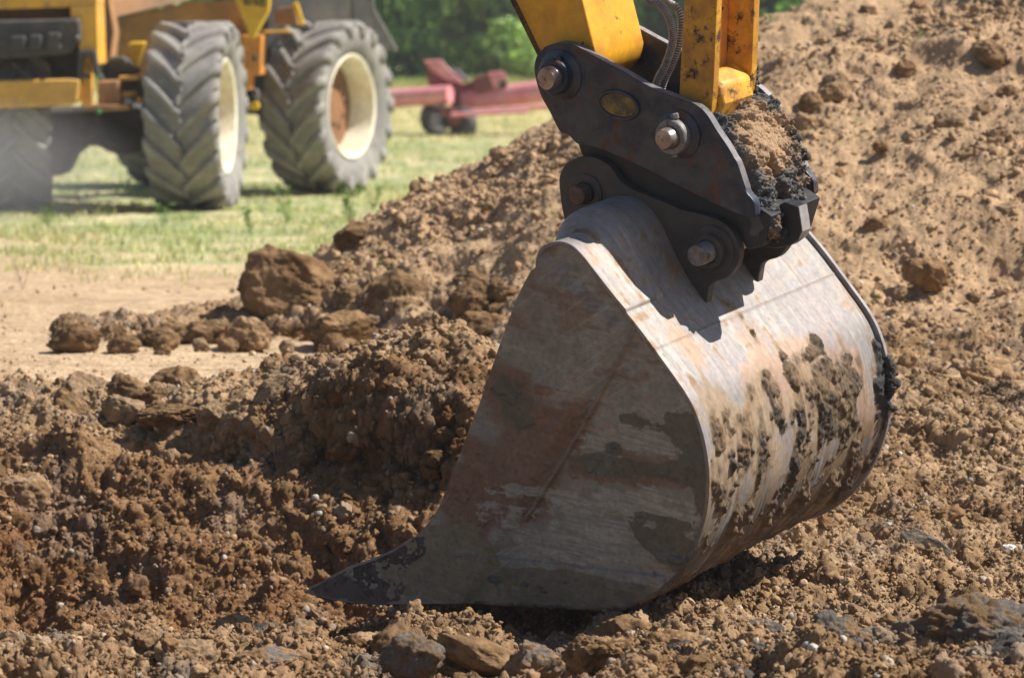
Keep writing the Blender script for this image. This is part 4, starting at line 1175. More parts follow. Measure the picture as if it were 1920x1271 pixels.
# --- soil caked between the hitch plates
def build_caked():
    line = LL([(1290, 190), (1318, 206), (1334, 222), (1350, 250), (1368, 282), (1384, 312), (1396, 350), (1412, 385), (1424, 425), (1418, 455)], HW)
    pts, s = resample(catmull(line, 8, closed=False), 230)
    t = np.gradient(pts, axis=0); t /= np.linalg.norm(t, axis=1)[:, None]
    nrm = np.stack([-t[:, 1], t[:, 0]], -1)
    if nrm[60][0] < 0: nrm = -nrm
    Wl = np.linspace(HW + .030, HW + .352, 190)
    S, WW = np.meshgrid(s / s[-1], Wl, indexing='ij')
    k = (WW - Wl[0]) / (Wl[-1] - Wl[0])
    loc = np.stack([pts[:, 0][:, None] + 0 * WW, WW, pts[:, 1][:, None] + 0 * WW], -1)
    N3 = np.stack([nrm[:, 0][:, None] + 0 * WW, 0 * WW, nrm[:, 1][:, None] + 0 * WW], -1)
    warp = fbm(loc * 18, 2)[..., None] * .02
    l1 = lumps(loc + warp, .062, 2); l2 = lumps(loc + warp, .027, 5); l3 = lumps(loc, .012, 1)
    n1 = fbm(loc * 11, 4); n2 = fbm(loc * 45, 4)
    core = np.exp(-((S - .42) / .24) ** 2) * np.exp(-((k - .45) / .42) ** 2)
    side = sstep(0, .12, k) * (1 - sstep(.9, 1, k)) * sstep(0, .08, S) * (1 - sstep(.8, .98, S) * sstep(.25, .6, k))
    rd = 1 - np.abs(fbm(loc * 26 + 6, 4)) * 2.6; n3 = fbm(loc * 110, 3)
    rg = fbm(loc * 20 + 3, 7, .66)
    h = -.030 + side * (.030 + core * .024 + l1 * .010 * (1 - core) + rg * .075 * (1 - .72 * core) + n1 * .012)
    h -= .045 * (1 - sstep(.10, .26, S)) * (1 - sstep(.60, .75, k))
    h += .05 * np.exp(-((S - .20) / .05) ** 2 - ((k - .72) / .16) ** 2) * (.7 + n1)
    h += .025 * np.exp(-((S - .45) / .12) ** 2 - ((k - .90) / .08) ** 2) * (.7 + n1)
    h -= .04 * sstep(.12, .32, np.abs(np.abs(k - .42) - .0)) * 0
    cleft = np.exp(-((k - .40 - .25 * (S - .6)) / .035) ** 2) * sstep(.5, .58, S) * (1 - sstep(.85, .95, S))
    h -= cleft * .045
    cl2 = np.exp(-((k - .28) / .03) ** 2) * sstep(.08, .14, S) * (1 - sstep(.3, .36, S))
    h -= cl2 * .03
    loc = loc + N3 * h[..., None]
    dry = sstep(-.12, .26, core + n1 * .35 - .42 + .2 * l1)
    col = mix(np.array([.105, .105, .108]), np.array([.23, .165, .11]), sstep(.05, .45, n1 + n2 * .4 + .1))
    col = mix(col, np.array([.36, .24, .145]), dry)
    col = mix(col, np.array([.16, .095, .05]), np.clip(cleft + cl2, 0, 1))
    f, c = worley(loc / .018)
    col = mix(col, np.array([.6, .48, .34]), (c > .93) * sstep(.4, .2, f) * .7)
    fa = grid_faces(*S.shape)
    q = loc.reshape(-1, 3)[fa[20000]]
    if np.dot(np.cross(q[1] - q[0], q[3] - q[0]), N3.reshape(-1, 3)[fa[20000][0]]) < 0: fa = fa[:, ::-1]
    o = np_mesh('caked_soil', loc.reshape(-1, 3), fa, M['mud'], hitch, col=col.reshape(-1, 3))
    sm = o.modifiers.new('solid', 'SOLIDIFY'); sm.thickness = .02; sm.offset = -1 
    o['label'] = 'tan and blue grey soil caked between the hitch plates'
build_caked()

def mud_lump(px, py, wc, n, spread, size, parent, name='mud', cols=((.05, .045, .042), (.11, .08, .055)), off=0.0, seed=0):
    """a crumbly lump stuck on at a point of the plane w = wc"""
    r = np.random.default_rng(seed)
    c = L(px, py, wc)
    v, f = ICO[3]
    VS, FS, CS = [], [], []
    k = 10.5 / F
    for i in range(n):
        p = np.array([c[0] + r.normal() * spread[0] * k / .82, wc + r.normal() * spread[2] * k, c[1] + r.normal() * spread[1] * k])
        s = size * k * r.uniform(.5, 1.3)
        q = v * (1 + .45 * fbm(v * 1.8 + r.random(3) * 30, 4)[:, None] + .12 * lumps(v + i, .4)[:, None])
        VS.append(q * s * r.uniform(.7, 1.2, 3) + p); FS.append(f + i * len(v))
        CS.append(np.tile(mix(np.array(cols[0]), np.array(cols[1]), r.random()), (len(v), 1)))
    m_ = np_mesh(name, np.vstack(VS), np.vstack(FS), M['mud'], parent, col=np.vstack(CS))
    m_['kind'] = 'stuff'
    return m_
mud_lump(1662, 712, BW + .004, 70, (5, 22, 5), 8, bucket, seed=1, cols=((.035, .036, .04), (.07, .06, .055)))
mud_lump(1662, 706, BW + .004, 46, (9, 12, 6), 10, bucket, seed=2, cols=((.035, .036, .04), (.07, .06, .055)))
mud_lump(1414, 130, KW + .27, 40, (3, 26, 5), 5, link, seed=3)
mud_lump(1413, 195, KW + .27, 30, (6, 14, 8), 7, link, seed=5)
mud_lump(1388, 215, HW + .22, 26, (14, 12, 10), 8, hitch, seed=4, cols=((.07, .055, .045), (.28, .19, .12)))
mud_lump(1345, 238, HW + .08, 26, (12, 7, 10), 7, hitch, seed=6, cols=((.06, .06, .065), (.22, .17, .12)))
mud_lump(1490, 285, HW + .33, 45, (9, 26, 9), 7, hitch, seed=7, cols=((.04, .042, .05), (.12, .09, .065)))
mud_lump(1345, 5, KW + .2, 26, (8, 8, 8), 6, link, seed=8)
# ------------------------------------------------------------------ the dumper in the field
dumper = empty('dump_truck', (-2.3, 29.0, 0))
tag(dumper, 'dusty yellow articulated dump truck with chunky tyres standing on the grass', 'dump truck')
DL = Vector(dumper.location)

def slab(name, px, d, thick, mat, parent, root=dumper, bevel=.012):
    """a plate or block whose front outline stands on the plane y = d, extruded backwards"""
    o0 = Vector(root.location)
    a = [Vector(at(x, y, d)) - o0 for x, y in px]
    b = [p + Vector((p.x * 0 , thick, 0)) for p in a]
    bm = bmesh.new()
    add_prism(bm, a, b)
    return bm_obj(name, bm, mat, parent, bevel=bevel)

def panel(name, pts, thick, mat, parent, root=dumper, bevel=.006):
    """pts: (px, py, depth) corners of a tilted plate"""
    o0 = Vector(root.location)
    a = [Vector(at(x, y, d)) - o0 for x, y, d in pts]
    n = (a[1] - a[0]).cross(a[2] - a[0]).normalized()
    if n.y < 0: n = -n
    b = [p + n * thick for p in a]
    bm = bmesh.new()
    add_prism(bm, a, b)
    return bm_obj(name, bm, mat, parent, bevel=bevel)

TR, TW, TN = .75, .58, 18
def tyre_arrays():
    prof = [(.445, -.36), (.50, -.46), (.60, -.50), (.67, -.495), (.688, -.47), (.695, -.40), (.70, -.25), (.702, 0), (.70, .25), (.695, .40), (.688, .47), (.67, .495), (.60, .50), (.50, .46), (.445, .36)]
    n = 96
    V = []
    for r, x in prof:
        for k in range(n):
            a = 2 * math.pi * k / n
            V.append((x * TW, r * math.sin(a), r * math.cos(a)))
    F_ = [grid_faces(len(prof), n, wrap=True)]
    V = [np.array(V)]
    off = len(V[0])
    for i in range(TN):
        for sd in (-1, 1):
            ph0 = 2 * math.pi * (i + (.5 if sd > 0 else 0)) / TN
            m = 9
            ring = []
            for k in range(m):
                t = k / (m - 1)
                x = sd * (-.02 + t * .535)
                ph = ph0 + .42 * (1 - t) ** 1.0 - .03 * math.sin(t * 3.1)
                wd = .060 + .020 * t
                top = TR if t < .88 else TR - .03
                bot = .69 if t < .88 else .62
                x2 = min(abs(x), .512) * (1 if x > 0 else -1)
                for (da, r) in ((-wd, bot), (-wd * .80, top - .010), (-wd * .62, top), (wd * .62, top), (wd * .80, top - .010), (wd, bot)):
                    ring.append((x2 * TW, -r * math.sin(ph + da) * -1 * -1, r * math.cos(ph + da)))
            V.append(np.array(ring))
            f = []
            for k in range(m - 1):
                for j in range(5):
                    a0 = off + k * 6 + j
                    f.append((a0, a0 + 1, a0 + 7, a0 + 6))
            e = off + (m - 1) * 6
            for z_ in (off, e): f += [(z_, z_ + 1, z_ + 4, z_ + 5), (z_ + 1, z_ + 2, z_ + 3, z_ + 4)]
            # shoulder flap running down the side wall
            F_.append(np.array(f)); off += len(ring)
            x = sd * .50
            q = []
            for (r, xx, wd2) in ((.70, .515, .096), (.655, .518, .085), (.60, .512, .05)):
                for da in (-wd2, wd2):
                    q.append((sd * xx * TW, -r * math.sin(ph0 + da), r * math.cos(ph0 + da)))
            for (r, xx, wd2) in ((.70, .47, .096), (.655, .48, .085), (.60, .49, .05)):
                for da in (-wd2, wd2):
                    q.append((sd * xx * TW, -r * math.sin(ph0 + da), r * math.cos(ph0 + da)))
            V.append(np.array(q))
            F_.append(off + np.array([(0, 1, 3, 2), (2, 3, 5, 4), (0, 2, 8, 6), (2, 4, 10, 8), (1, 7, 9, 3), (3, 9, 11, 5), (4, 5, 11, 10)]))
            off += 12
    return np.vstack(V), np.vstack(F_)
tyV, tyF = tyre_arrays()

def wheel(px, py, d, yaw, roll=0.0):
    """yaw: turn of the axle; +x is the outer side"""
    c = Vector(at(px, py, d)) - DL
    bm = bmesh.new()
    add_lathe(bm, (.02, 0, 0), (1, 0, 0), [(0, -.03), (.392, -.03), (.392, 0), (.30, .0), (.26, .02), (.16, .02), (.14, .06), (0, .06)], 40)
    for k in range(10):
        a = 2 * math.pi * k / 10
        add_lathe(bm, (.02, .21 * math.sin(a), .21 * math.cos(a)), (1, 0, 0), [(0, 0), (.022, .0), (.022, .045), (.014, .05), (0, .05)], 6)
    wh = bm_obj('wheel', bm, M['hub'], dumper, smooth=30)
    wh.location = c
    wh.rotation_euler = (roll, 0, yaw)
    np_mesh('tyre', tyV, tyF, M['tyre'], wh, smooth=False)
    bm = bmesh.new()
    hw = TW * .40
    add_lathe(bm, (0, 0, 0), (1, 0, 0), [(.452, hw), (.462, hw + .012), (.45, hw + .02), (.425, hw + .006), (.412, hw - .05), (.404, hw - .12), (.395, .03), (.392, -.12), (.40, -hw), (.44, -hw), (.45, -hw + .02), (.43, -.08), (.43, hw - .1), (.452, hw)], 64)
    bm_obj('rim', bm, M['rim'], wh, smooth=40)
    return wh
w1 = wheel(368, 218, 27.6, R(-5.5), .1)
w2 = wheel(614, 200, 30.4, R(-24.5), .0)
w3 = wheel(26, 232, 27.9, R(188), .17)
w1['label'] = 'front wheel turned almost edge on'; w2['label'] = 'rear wheel with its deep cream rim showing'
w4 = wheel(330, 196, 31.6, R(-24.5), .2)

# skip and its supports
skip = panel('skip', [(205, 36, 28.6), (350, 2, 28.8), (500, -60, 29.0), (690, -120, 30.0), (420, -220, 29.2), (150, -120, 28.4)], .06, M['dumper_brown'], dumper)  # yellow paint in shade, coloured brown
skip['label'] = 'underside of the tipping skip, its shade painted brown'
panel('skip_floor', [(178, -60, 28.9), (208, 38, 28.9), (355, 4, 29.1), (470, 0, 29.6), (478, 70, 29.7), (470, 150, 30.2), (300, 165, 30.0), (232, 150, 29.4), (208, 80, 29.0)], .05, M['dumper_brown'], skip)
slab('front_post', [(180, -60), (196, -60), (214, 60), (206, 122), (186, 122), (178, 60)], 28.3, .5, M['dumper_brown'], dumper)
panel('tail_panel', [(500, -90, 29.6), (684, -90, 31.5), (692, 10, 31.6), (738, 92, 31.9), (715, 100, 31.9), (560, 90, 30.8), (500, 120, 30.3)], .05, M['dumper_dark'], dumper)
panel('tail_edge', [(680, -90, 31.3), (694, -90, 31.3), (702, 20, 31.4), (746, 96, 31.7), (738, 98, 31.7), (690, 20, 31.4)], .04, M['edge'], dumper)
rib = slab('skip_rib', [(425, -60), (512, -60), (505, 18), (503, 24), (476, 74), (470, 74), (440, 0)], 28.9, .12, M['dumper_bright'], dumper, bevel=.02)
# remains of lettering cut by the top of the frame
bm = bmesh.new()
def stroke(x0, y0, x1, y1, wd=3.0):
    a = Vector(at(x0, y0, 28.88)) - DL; b = Vector(at(x1, y1, 28.88)) - DL
    dr = (b - a).normalized(); n = Vector((-dr.z, 0, dr.x)) * wd / F * 28.9 / 2
    th = Vector((0, .012, 0))
    add_prism(bm, [a - n, b - n, b + n, a + n], [a - n + th, b - n + th, b + n + th, a + n + th])
for s_ in [(456, -12, 460, 10), (460, 10, 463, 2), (458, -2, 466, -2), (478, -10, 478, 11), (478, -2, 485, 11), (478, 0, 485, -10), (489, -10, 489, 12), (489, -10, 496, -8), (489, 1, 495, 1), (489, 12, 497, 11), (496, -8, 495, 1), (495, 1, 498, 10), (463, 8, 470, 9), (470, 9, 471, -8)]:
    stroke(*s_)
bm_obj('lettering', bm, M['green_ink'], rib)
slab('side_box', [(514, 18), (552, 10), (560, 48), (514, 48)], 29.6, .5, M['dumper_brown'], dumper)
slab('marker_post', [(548, 8), (552, 4), (558, 5), (571, 46), (568, 49), (562, 48)], 29.4, .06, M['dumper_bright'], dumper)
slab('step_rail', [(492, 58), (545, 56), (545, 62), (492, 63)], 29.5, .1, M['dumper_yellow'], dumper)
slab('chassis_side', [(452, 66), (492, 66), (489, 142), (470, 142), (468, 170), (452, 170)], 29.3, .5, M['orange'], dumper)
bolt_ = slab('bolt', [(475, 104), (481, 104), (483, 110), (481, 115), (475, 115), (473, 110)], 29.27, .04, M['dumper_dark'], dumper)
slab('chassis_beam', [(455, 135), (490, 135), (500, 60), (560, 60), (560, 250), (478, 215), (455, 215)], 30.6, .6, M['dumper_dark'], dumper)
slab('marker_lamp', [(466, 192), (484, 190), (487, 200), (483, 207), (468, 206)], 28.9, .05, M['dumper_bright'], dumper)
slab('grab_pin', [(476, 166), (484, 168), (486, 184), (480, 190), (474, 182)], 28.9, .06, M['pin_grey'], dumper)
# front of the machine
slab('bonnet_beam', [(-260, -90), (182, -90), (182, 10), (132, 10), (132, 14), (0, 18), (-260, 22)], 27.0, .5, M['dumper_yellow'], dumper)
slab('side_column', [(132, 10), (182, 10), (186, 122), (176, 122), (176, 96), (148, 94), (148, 34), (132, 34)], 27.0, .5, M['dumper_yellow'], dumper)
slab('engine_recess', [(-260, 14), (134, 10), (150, 40), (150, 160), (-260, 160)], 27.45, .4, M['dumper_dark'], dumper)
slab('recess_panel', [(-260, 14), (132, 10), (132, 36), (-260, 42)], 27.3, .1, M['dumper_brown'], dumper)
gr = slab('grille', [(-260, 44), (60, 37), (150, 35), (152, 82), (140, 84), (132, 100), (110, 104), (0, 112), (-260, 116)], 26.95, .3, M['dumper_dark'], dumper, bevel=.03)
for gx, gy, gw, gh in ((18, 68, 30, 26), (54, 66, 24, 28), (88, 62, 26, 34), (-40, 70, 34, 28), (-100, 70, 34, 28)):
    slab('grille_pad', [(gx, gy), (gx + gw, gy - 1), (gx + gw, gy + gh), (gx, gy + gh)], 26.90, .05, M['dumper_dark'], gr, bevel=.02)
for gx, gy in ((143, 39), (144, 70)):
    slab('bolt', [(gx - 4, gy - 3), (gx + 4, gy - 3), (gx + 4, gy + 4), (gx - 4, gy + 4)], 26.9, .05, M['pin_grey'], gr)
slab('bumper', [(-260, 158), (60, 150), (128, 148), (150, 150), (146, 192), (128, 198), (60, 202), (-260, 212)], 26.9, .25, M['dumper_yellow'], dumper, bevel=.02)
slab('corner_bracket', [(146, 96), (178, 95), (186, 140), (196, 150), (186, 153), (172, 108), (154, 108), (152, 140), (170, 142), (170, 148), (144, 148)], 26.92, .1, M['dumper_dark'], dumper)
slab('corner_plate', [(154, 108), (172, 106), (174, 200), (152, 198)], 27.05, .1, M['dumper_yellow'], dumper)
slab('tool_box', [(182, 152), (222, 150), (226, 196), (182, 198)], 27.1, .3, M['dumper_brown'], dumper, bevel=.02)
slab('valve_block', [(192, 116), (212, 106), (232, 106), (240, 118), (262, 134), (250, 142), (228, 140), (224, 150), (194, 152)], 27.5, .25, M['dumper_dark'], dumper, bevel=.03)
slab('step', [(222, 143), (258, 142), (258, 150), (222, 152)], 27.2, .25, M['dumper_yellow'], dumper)
slab('step', [(224, 173), (250, 172), (250, 180), (224, 181)], 27.2, .25, M['dumper_yellow'], dumper)
slab('hose_pack', [(226, 152), (262, 150), (266, 190), (258, 196), (226, 172)], 27.5, .25, M['dumper_dark'], dumper, bevel=.03)
slab('step_base', [(150, 198), (240, 196), (244, 206), (190, 210), (150, 204)], 27.0, .3, M['dumper_brown'], dumper)
slab('marker_lamp', [(238, 84), (246, 79), (275, 78), (262, 118), (248, 134), (240, 126), (243, 108), (236, 100)], 27.9, .05, M['dumper_bright'], dumper, bevel=.02)
slab('side_marker', [(255, 184), (263, 182), (267, 188), (262, 192), (256, 191)], 27.2, .05, M['orange'], dumper)
slab('axle_case', [(-120, 204), (130, 202), (250, 196), (268, 204), (272, 286), (230, 294), (200, 284), (180, 272), (160, 276), (138, 292), (120, 330), (-120, 340)], 28.2, .5, M['dumper_dark'], dumper, bevel=.05)
# green tap on the step
slab('tap', [(180, 206), (186, 204), (190, 210), (186, 217), (181, 215)], 26.95, .04, M['leaf'] if False else worn_mat('green_paint', (.05, .30, .07), (.05, .25, .08), (.1, .2, .1)), dumper)

# ------------------------------------------------------------------ the red farm machine further back
implement = empty('farm_implement', tuple(at(880, 250, 46)))
tag(implement, 'faded red towed farm implement with small black wheels parked by the hedge', 'farm implement')
sl = lambda n, px, d, th, m, p=implement, b=.01: slab(n, px, d, th, M[m], p, root=implement, bevel=b)
ILo = Vector(implement.location)
def itube(name, p0, p1, r, mat):
    a = Vector(at(*p0)) - ILo; b = Vector(at(*p1)) - ILo
    bm = bmesh.new()
    add_lathe(bm, a, b - a, [(0, 0), (r, 0), (r, (b - a).length), (0, (b - a).length)], 24)
    return bm_obj(name, bm, M[mat], implement, smooth=40)
itube('roller_tube', (700, 187, 46.0), (844, 178, 45.6), .124, 'red')
itube('main_boom', (872, 189, 46.2), (1090, 164, 45.6), .150, 'red')
itube('lower_rail', (862, 211, 45.6), (1060, 198, 45.4), .035, 'red')
itube('lower_rail', (846, 216, 45.4), (990, 209, 45.3), .03, 'red')
sl('hitch_head', [(798, 120), (812, 118), (836, 140), (866, 158), (890, 152), (916, 170), (912, 196), (870, 210), (848, 206), (840, 180), (804, 162)], 46.1, .3, 'red_dark')
sl('head_flange', [(794, 114), (826, 112), (846, 134), (868, 154), (860, 156), (836, 150), (812, 134)], 45.9, .12, 'red')
sl('weight_block', [(842, 130), (858, 132), (878, 150), (874, 154), (856, 150)], 46.3, .3, 'edge')
sl('bracket', [(886, 148), (916, 140), (926, 166), (890, 176)], 45.9, .3, 'red_dark')
sl('bracket_cap', [(914, 137), (944, 134), (952, 152), (938, 160), (932, 168), (926, 166)], 45.9, .2, 'red')
sl('clamp', [(936, 154), (950, 152), (952, 162), (938, 166)], 45.85, .1, 'dumper_dark')
sl('under_frame', [(842, 196), (1060, 176), (1060, 190), (862, 204)], 46.3, .3, 'red_dark')
sl('stand_foot', [(822, 198), (846, 200), (870, 220), (862, 236), (848, 238), (838, 222), (826, 218)], 45.5, .1, 'red_dark')
for cx, cy, d, yaw in ((816, 222, 45.9, R(-50)), (868, 232, 45.6, R(40))):
    bm = bmesh.new()
    add_lathe(bm, (0, 0, 0), (1, 0, 0), [(0, -.07), (.12, -.07), (.15, -.09), (.19, -.09), (.215, -.06), (.22, 0), (.215, .06), (.19, .09), (.15, .09), (.12, .05), (0, .05)], 32)
    wv = bm_obj('wheel', bm, M['dumper_dark'], implement, smooth=35)
    wv.location = Vector(at(cx, cy, d)) - ILo; wv.rotation_euler = (0, 0, yaw)

# ------------------------------------------------------------------ vegetation
def leaf_cloud(n, centre, radii, size, r, shell=.55, up=.3, lumpy=True):
    """random leaf quads through an uneven volume; returns verts, faces, shade id"""
    th = r.random(n) * 2 * math.pi; cz = r.uniform(-1, 1, n)
    rad = shell + (1 - shell) * r.random(n) ** .7
    s_ = np.sqrt(1 - cz * cz)
    d = np.stack([s_ * np.cos(th), s_ * np.sin(th), cz], -1)
    if lumpy:
        rad = rad * (1 + .42 * fbm(d * 2.3 + centre[0], 3))
        keep = fbm(d * 4.5 + rad[:, None] * 3 + centre[0] * 2, 2) > -.22
        d = d[keep]; rad = rad[keep]
    p = np.array(centre) + d * rad[:, None] * np.array(radii)
    n = len(p)
    a = r.normal(size=(n, 3)) + d * .6 + np.array([0, 0, up]); a /= np.linalg.norm(a, axis=1)[:, None]
    u = np.cross(a, r.normal(size=(n, 3))); u /= np.linalg.norm(u, axis=1)[:, None]
    v = np.cross(a, u)
    s = size * r.uniform(.6, 1.4, n)[:, None]
    q = np.stack([p - u * s * .5, p + v * s * .32, p + u * s * .5, p - v * s * .32], 1)
    return q.reshape(-1, 3), np.arange(n * 4).reshape(-1, 4), p

def shrub(name, label, cat, x, y, rx, rz, col, n, size, seed, group):
    r = np.random.default_rng(seed)
    root = empty(name, (x, y, 0))
    tag(root, label, cat, group)
    vs, fs, cs = [], [], []
    off = 0
    for k in range(9):
        cx = r.uniform(-.6, .6) * rx; cz = r.uniform(.12, .95) * rz; cy = r.uniform(-.5, .4) * rx
        rr = rx * r.uniform(.34, .6)
        V, Fc, p = leaf_cloud(int(n / 9), (cx, cy, cz), (rr, rr, rr * r.uniform(.7, 1.1)), size, r)
        V[:, 2] = np.maximum(V[:, 2], .02)
        vs.append(V); fs.append(Fc + off); off += len(V)
        c = np.array(col) * (1 + .25 * r.normal(size=(len(p), 1)) + .9 * fbm(p * 1.6 + seed, 3)[:, None])
        c = mix(c, np.array([.36, .42, .18]), (r.random(len(p)) < .10) * .6)
        cs.append(np.repeat(c, 4, 0))
    np_mesh('foliage', np.vstack(vs), np.vstack(fs), M['leaf'], root, col=np.vstack(cs), smooth=False)
    bm = bmesh.new()
    for k in range(5):
        a = r.uniform(0, 6.28); b0 = Vector((r.uniform(-.2, .2), r.uniform(-.2, .2), -.05)); b1 = Vector((math.cos(a) * rx * .5, math.sin(a) * rx * .4, rz * r.uniform(.6, .9)))
        add_lathe(bm, b0, b1 - b0, [(0, 0), (.07, 0), (.045, (b1 - b0).length * .5), (.015, (b1 - b0).length), (0, (b1 - b0).length)], 7)
    bm_obj('stem', bm, M['bark'], root, smooth=50)
    return root

HG = 'bushes in the hedge behind the field'
LG = np.array([.27, .46, .15]); DG = np.array([.16, .30, .10]); YG = np.array([.36, .52, .18])
SH = [(-4.6, 80, 2.4, 4.6, DG, 'dark green bush of the hedge seen over the rear tyre of the dump truck'),
      (-2.3, 81, 2.2, 4.2, LG, 'mid green bush in the hedge above the end of the red tube'),
      (-.6, 79.5, 1.7, 3.4, YG * .85, 'yellow green bush of the hedge behind the red implement head'),
      (1.2, 81, 2.3, 4.4, LG * .9, 'mid green bush in the hedge just left of the yellow arm'),
      (3.2, 82, 2.2, 4.6, DG, 'dark bush of the hedge seen between the arm and the hoses'),
      (5.2, 81, 2.3, 4.5, DG * 1.1, 'dark green bush of the hedge right of the yellow link'),
      (7.4, 82, 2.4, 4.8, LG * .85, 'green bush of the hedge over the crest of the soil mound'),
      (9.8, 82, 2.5, 4.8, DG, 'last green bush of the hedge disappearing behind the mound'),
      (-7.0, 82, 2.6, 4.8, DG, 'dark bush of the hedge hidden behind the tail of the dump truck'),
      (-10, 82, 2.8, 4.8, LG * .8, 'bush of the hedge behind the front of the dump truck')]
for i, (x, y, rx, rz, c_, lb) in enumerate(SH):
    shrub('hedge_bush', lb, 'bush', x, y, rx, rz, c_, 9000, .20, 50 + i, HG)
# far woodland that closes the view behind the hedge: nobody could count it
def woodland():
    r = np.random.default_rng(9)
    vs, fs, cs, off = [], [], [], 0
    for k in range(46):
        x = -26 + k * 1.15 + r.uniform(-.5, .5); rz = r.uniform(3.0, 4.5)
        V, Fc, p = leaf_cloud(2300, (x, 90 + r.uniform(-2, 2), rz * .75), (2.2, 1.6, rz), .34, r, shell=.3)
        V[:, 2] = np.maximum(V[:, 2], 0.02)
        vs.append(V); fs.append(Fc + off); off += len(V)
        c = DG * .35 * r.uniform(.7, 1.25) * (1 + .3 * r.normal(size=(len(p), 1)))
        cs.append(np.repeat(c, 4, 0))
    o = np_mesh('woodland', np.vstack(vs), np.vstack(fs), M['leaf'], None, col=np.vstack(cs), smooth=False)
    tag(o, 'dark green woodland closing the view behind the hedge', 'woodland', kind='stuff')
woodland()

def blades():
    r = np.random.default_rng(21)
    n = 150000
    y = 19.6 * (70 / 19.6) ** (r.random(n) ** 1.15)
    u = r.uniform(-.19, .14, n)
    x = u * y
    z0 = base_z(x, y)
    nn = fbm(np.stack([x * 1.1, y * .5, 0 * x], -1), 3); n2 = fbm(np.stack([x * 3.2, y * 1.6, 0 * x + 5], -1), 3)
    dens = sstep(-.35, .25, nn + n2 * .7 + sstep(20, 24, y) * .5) * sstep(20.6, 22.8, y + nn * 1.9 + n2 * .6) * (z0 < .12)
    k = r.random(n) < dens
    x, y, z0, nn, n2 = x[k], y[k], z0[k], nn[k], n2[k]
    n = len(x)
    h = r.uniform(.018, .055, n) * (1 + .9 * sstep(.1, .45, n2)) * np.where(y < 27, 1, .8)
    a = r.random(n) * 6.28
    w_ = (.0035 + .0035 * r.random(n)) * np.maximum(1, y / 26)
    dx, dy = np.cos(a), np.sin(a)
    b = np.stack([x, y, z0 - .01], -1)
    s_ = np.stack([dx, dy, 0 * dx], -1) * w_[:, None]
    ln = np.stack([-dy, dx, 0 * dx], -1) * (h * r.uniform(-.7, .7, n))[:, None]
    tip = b + ln + np.stack([0 * x, 0 * x, h], -1)
    midp = b + ln * .35 + np.stack([0 * x, 0 * x, h * .6], -1)
    V = np.stack([b - s_, b + s_, midp + s_ * .7, tip, midp - s_ * .7], 1).reshape(-1, 3)
    i0 = np.arange(n)[:, None] * 5
    Fq = np.concatenate([i0 + np.array([[0, 1, 2, 4]]), i0 + np.array([[4, 2, 3, 3]])])
    t = i0 + np.array([[0, 1, 2]]); t2 = i0 + np.array([[0, 2, 4]]); t3 = i0 + np.array([[4, 2, 3]])
    g = mix(np.array([.36, .43, .22]), np.array([.66, .60, .40]), np.clip(.45 + nn * .9 + r.normal(size=n) * .25, 0, 1))
    g = g * (1 + .2 * r.normal(size=(n, 1)))
    o = np_mesh('grass', V, np.vstack([t, t2, t3]), M['leaf'], None, col=np.repeat(g, 5, 0), smooth=False)
    tag(o, 'short green and straw coloured grass of the field', 'grass', kind='stuff')
blades()

# taller weeds standing at the near edge of the grass, seedlings on the heap
def weed(name, label, cat, px, py, hpx, n, col, seed, group, leaf=.05, d=None):
    h = at(px, py, d) if d else ground_hit(px, py)
    r = np.random.default_rng(seed)
    H = hpx / F * h[1]
    VS, FS = [], []
    off = 0
    m = 3
    for k in range(m):
        a = r.random() * 6.28
        p0 = np.array([0, 0, 0.0]); p1 = np.array([math.cos(a) * H * .16, math.sin(a) * H * .16, H * .55]); p2 = np.array([math.cos(a) * H * .3, math.sin(a) * H * .25, H * r.uniform(.8, 1)])
        V, Fc = tube_verts(catmull(np.array([p0, p1, p2]), 5, closed=False), H * .012, 5)
        VS.append(V); FS.append(Fc + off); off += len(V)
        for j in range(n // m):
            t = r.uniform(.1, 1); c = (1 - t) ** 2 * p0 + 2 * t * (1 - t) * p1 + t * t * p2
            dr = r.normal(size=3); dr[2] = abs(dr[2]) * .6; dr /= np.linalg.norm(dr)
            sd = np.cross(dr, r.normal(size=3)); sd /= np.linalg.norm(sd)
            s = leaf * H * r.uniform(.6, 1.3) * 4
            VS.append(np.array([c, c + dr * s * .5 + sd * s * .2, c + dr * s, c + dr * s * .5 - sd * s * .2])); FS.append(np.array([[off, off + 1, off + 2, off + 3]])); off += 4
    V = np.vstack(VS)
    c = np.array(col) * (1 + .2 * r.normal(size=(len(V), 1)))
    o = np_mesh(name, V, np.vstack(FS), M['leaf'], None, col=c, smooth=False)
    o.location = (h[0], h[1], surface_z(h[0], h[1]) - .004)
    tag(o, label, cat, group)
WG = 'weeds growing at the near edge of the grass'
GR_ = np.array([.13, .22, .06])
weed('weed', 'thin pale weed standing before the rear tyre', 'weed', 540, 420, 78, 24, GR_ * 1.5, 1, WG)
weed('weed', 'bushy weed between the rear tyre and the mound', 'weed', 655, 420, 70, 60, GR_, 2, WG)
weed('weed', 'spreading weed right of the rear tyre', 'weed', 700, 400, 56, 50, GR_ * 1.1, 3, WG)
weed('weed', 'low weed under the front tyre', 'weed', 305, 425, 52, 40, GR_ * 1.2, 4, WG)
weed('weed', 'weed clump in front of the shadowed tyre', 'weed', 90, 430, 50, 40, GR_ * 1.1, 5, WG)
weed('weed', 'weed clump in front of the gap between the tyres', 'weed', 470, 440, 56, 50, GR_ * 1.2, 6, WG)
weed('dry_stalk', 'dry brown stalk standing on the pale sand', 'dry stalk', 42, 548, 50, 8, np.array([.22, .13, .07]), 7, None, leaf=.04)
SG = 'green seedlings sprouting on the mound'
SC_ = np.array([.14, .26, .05])
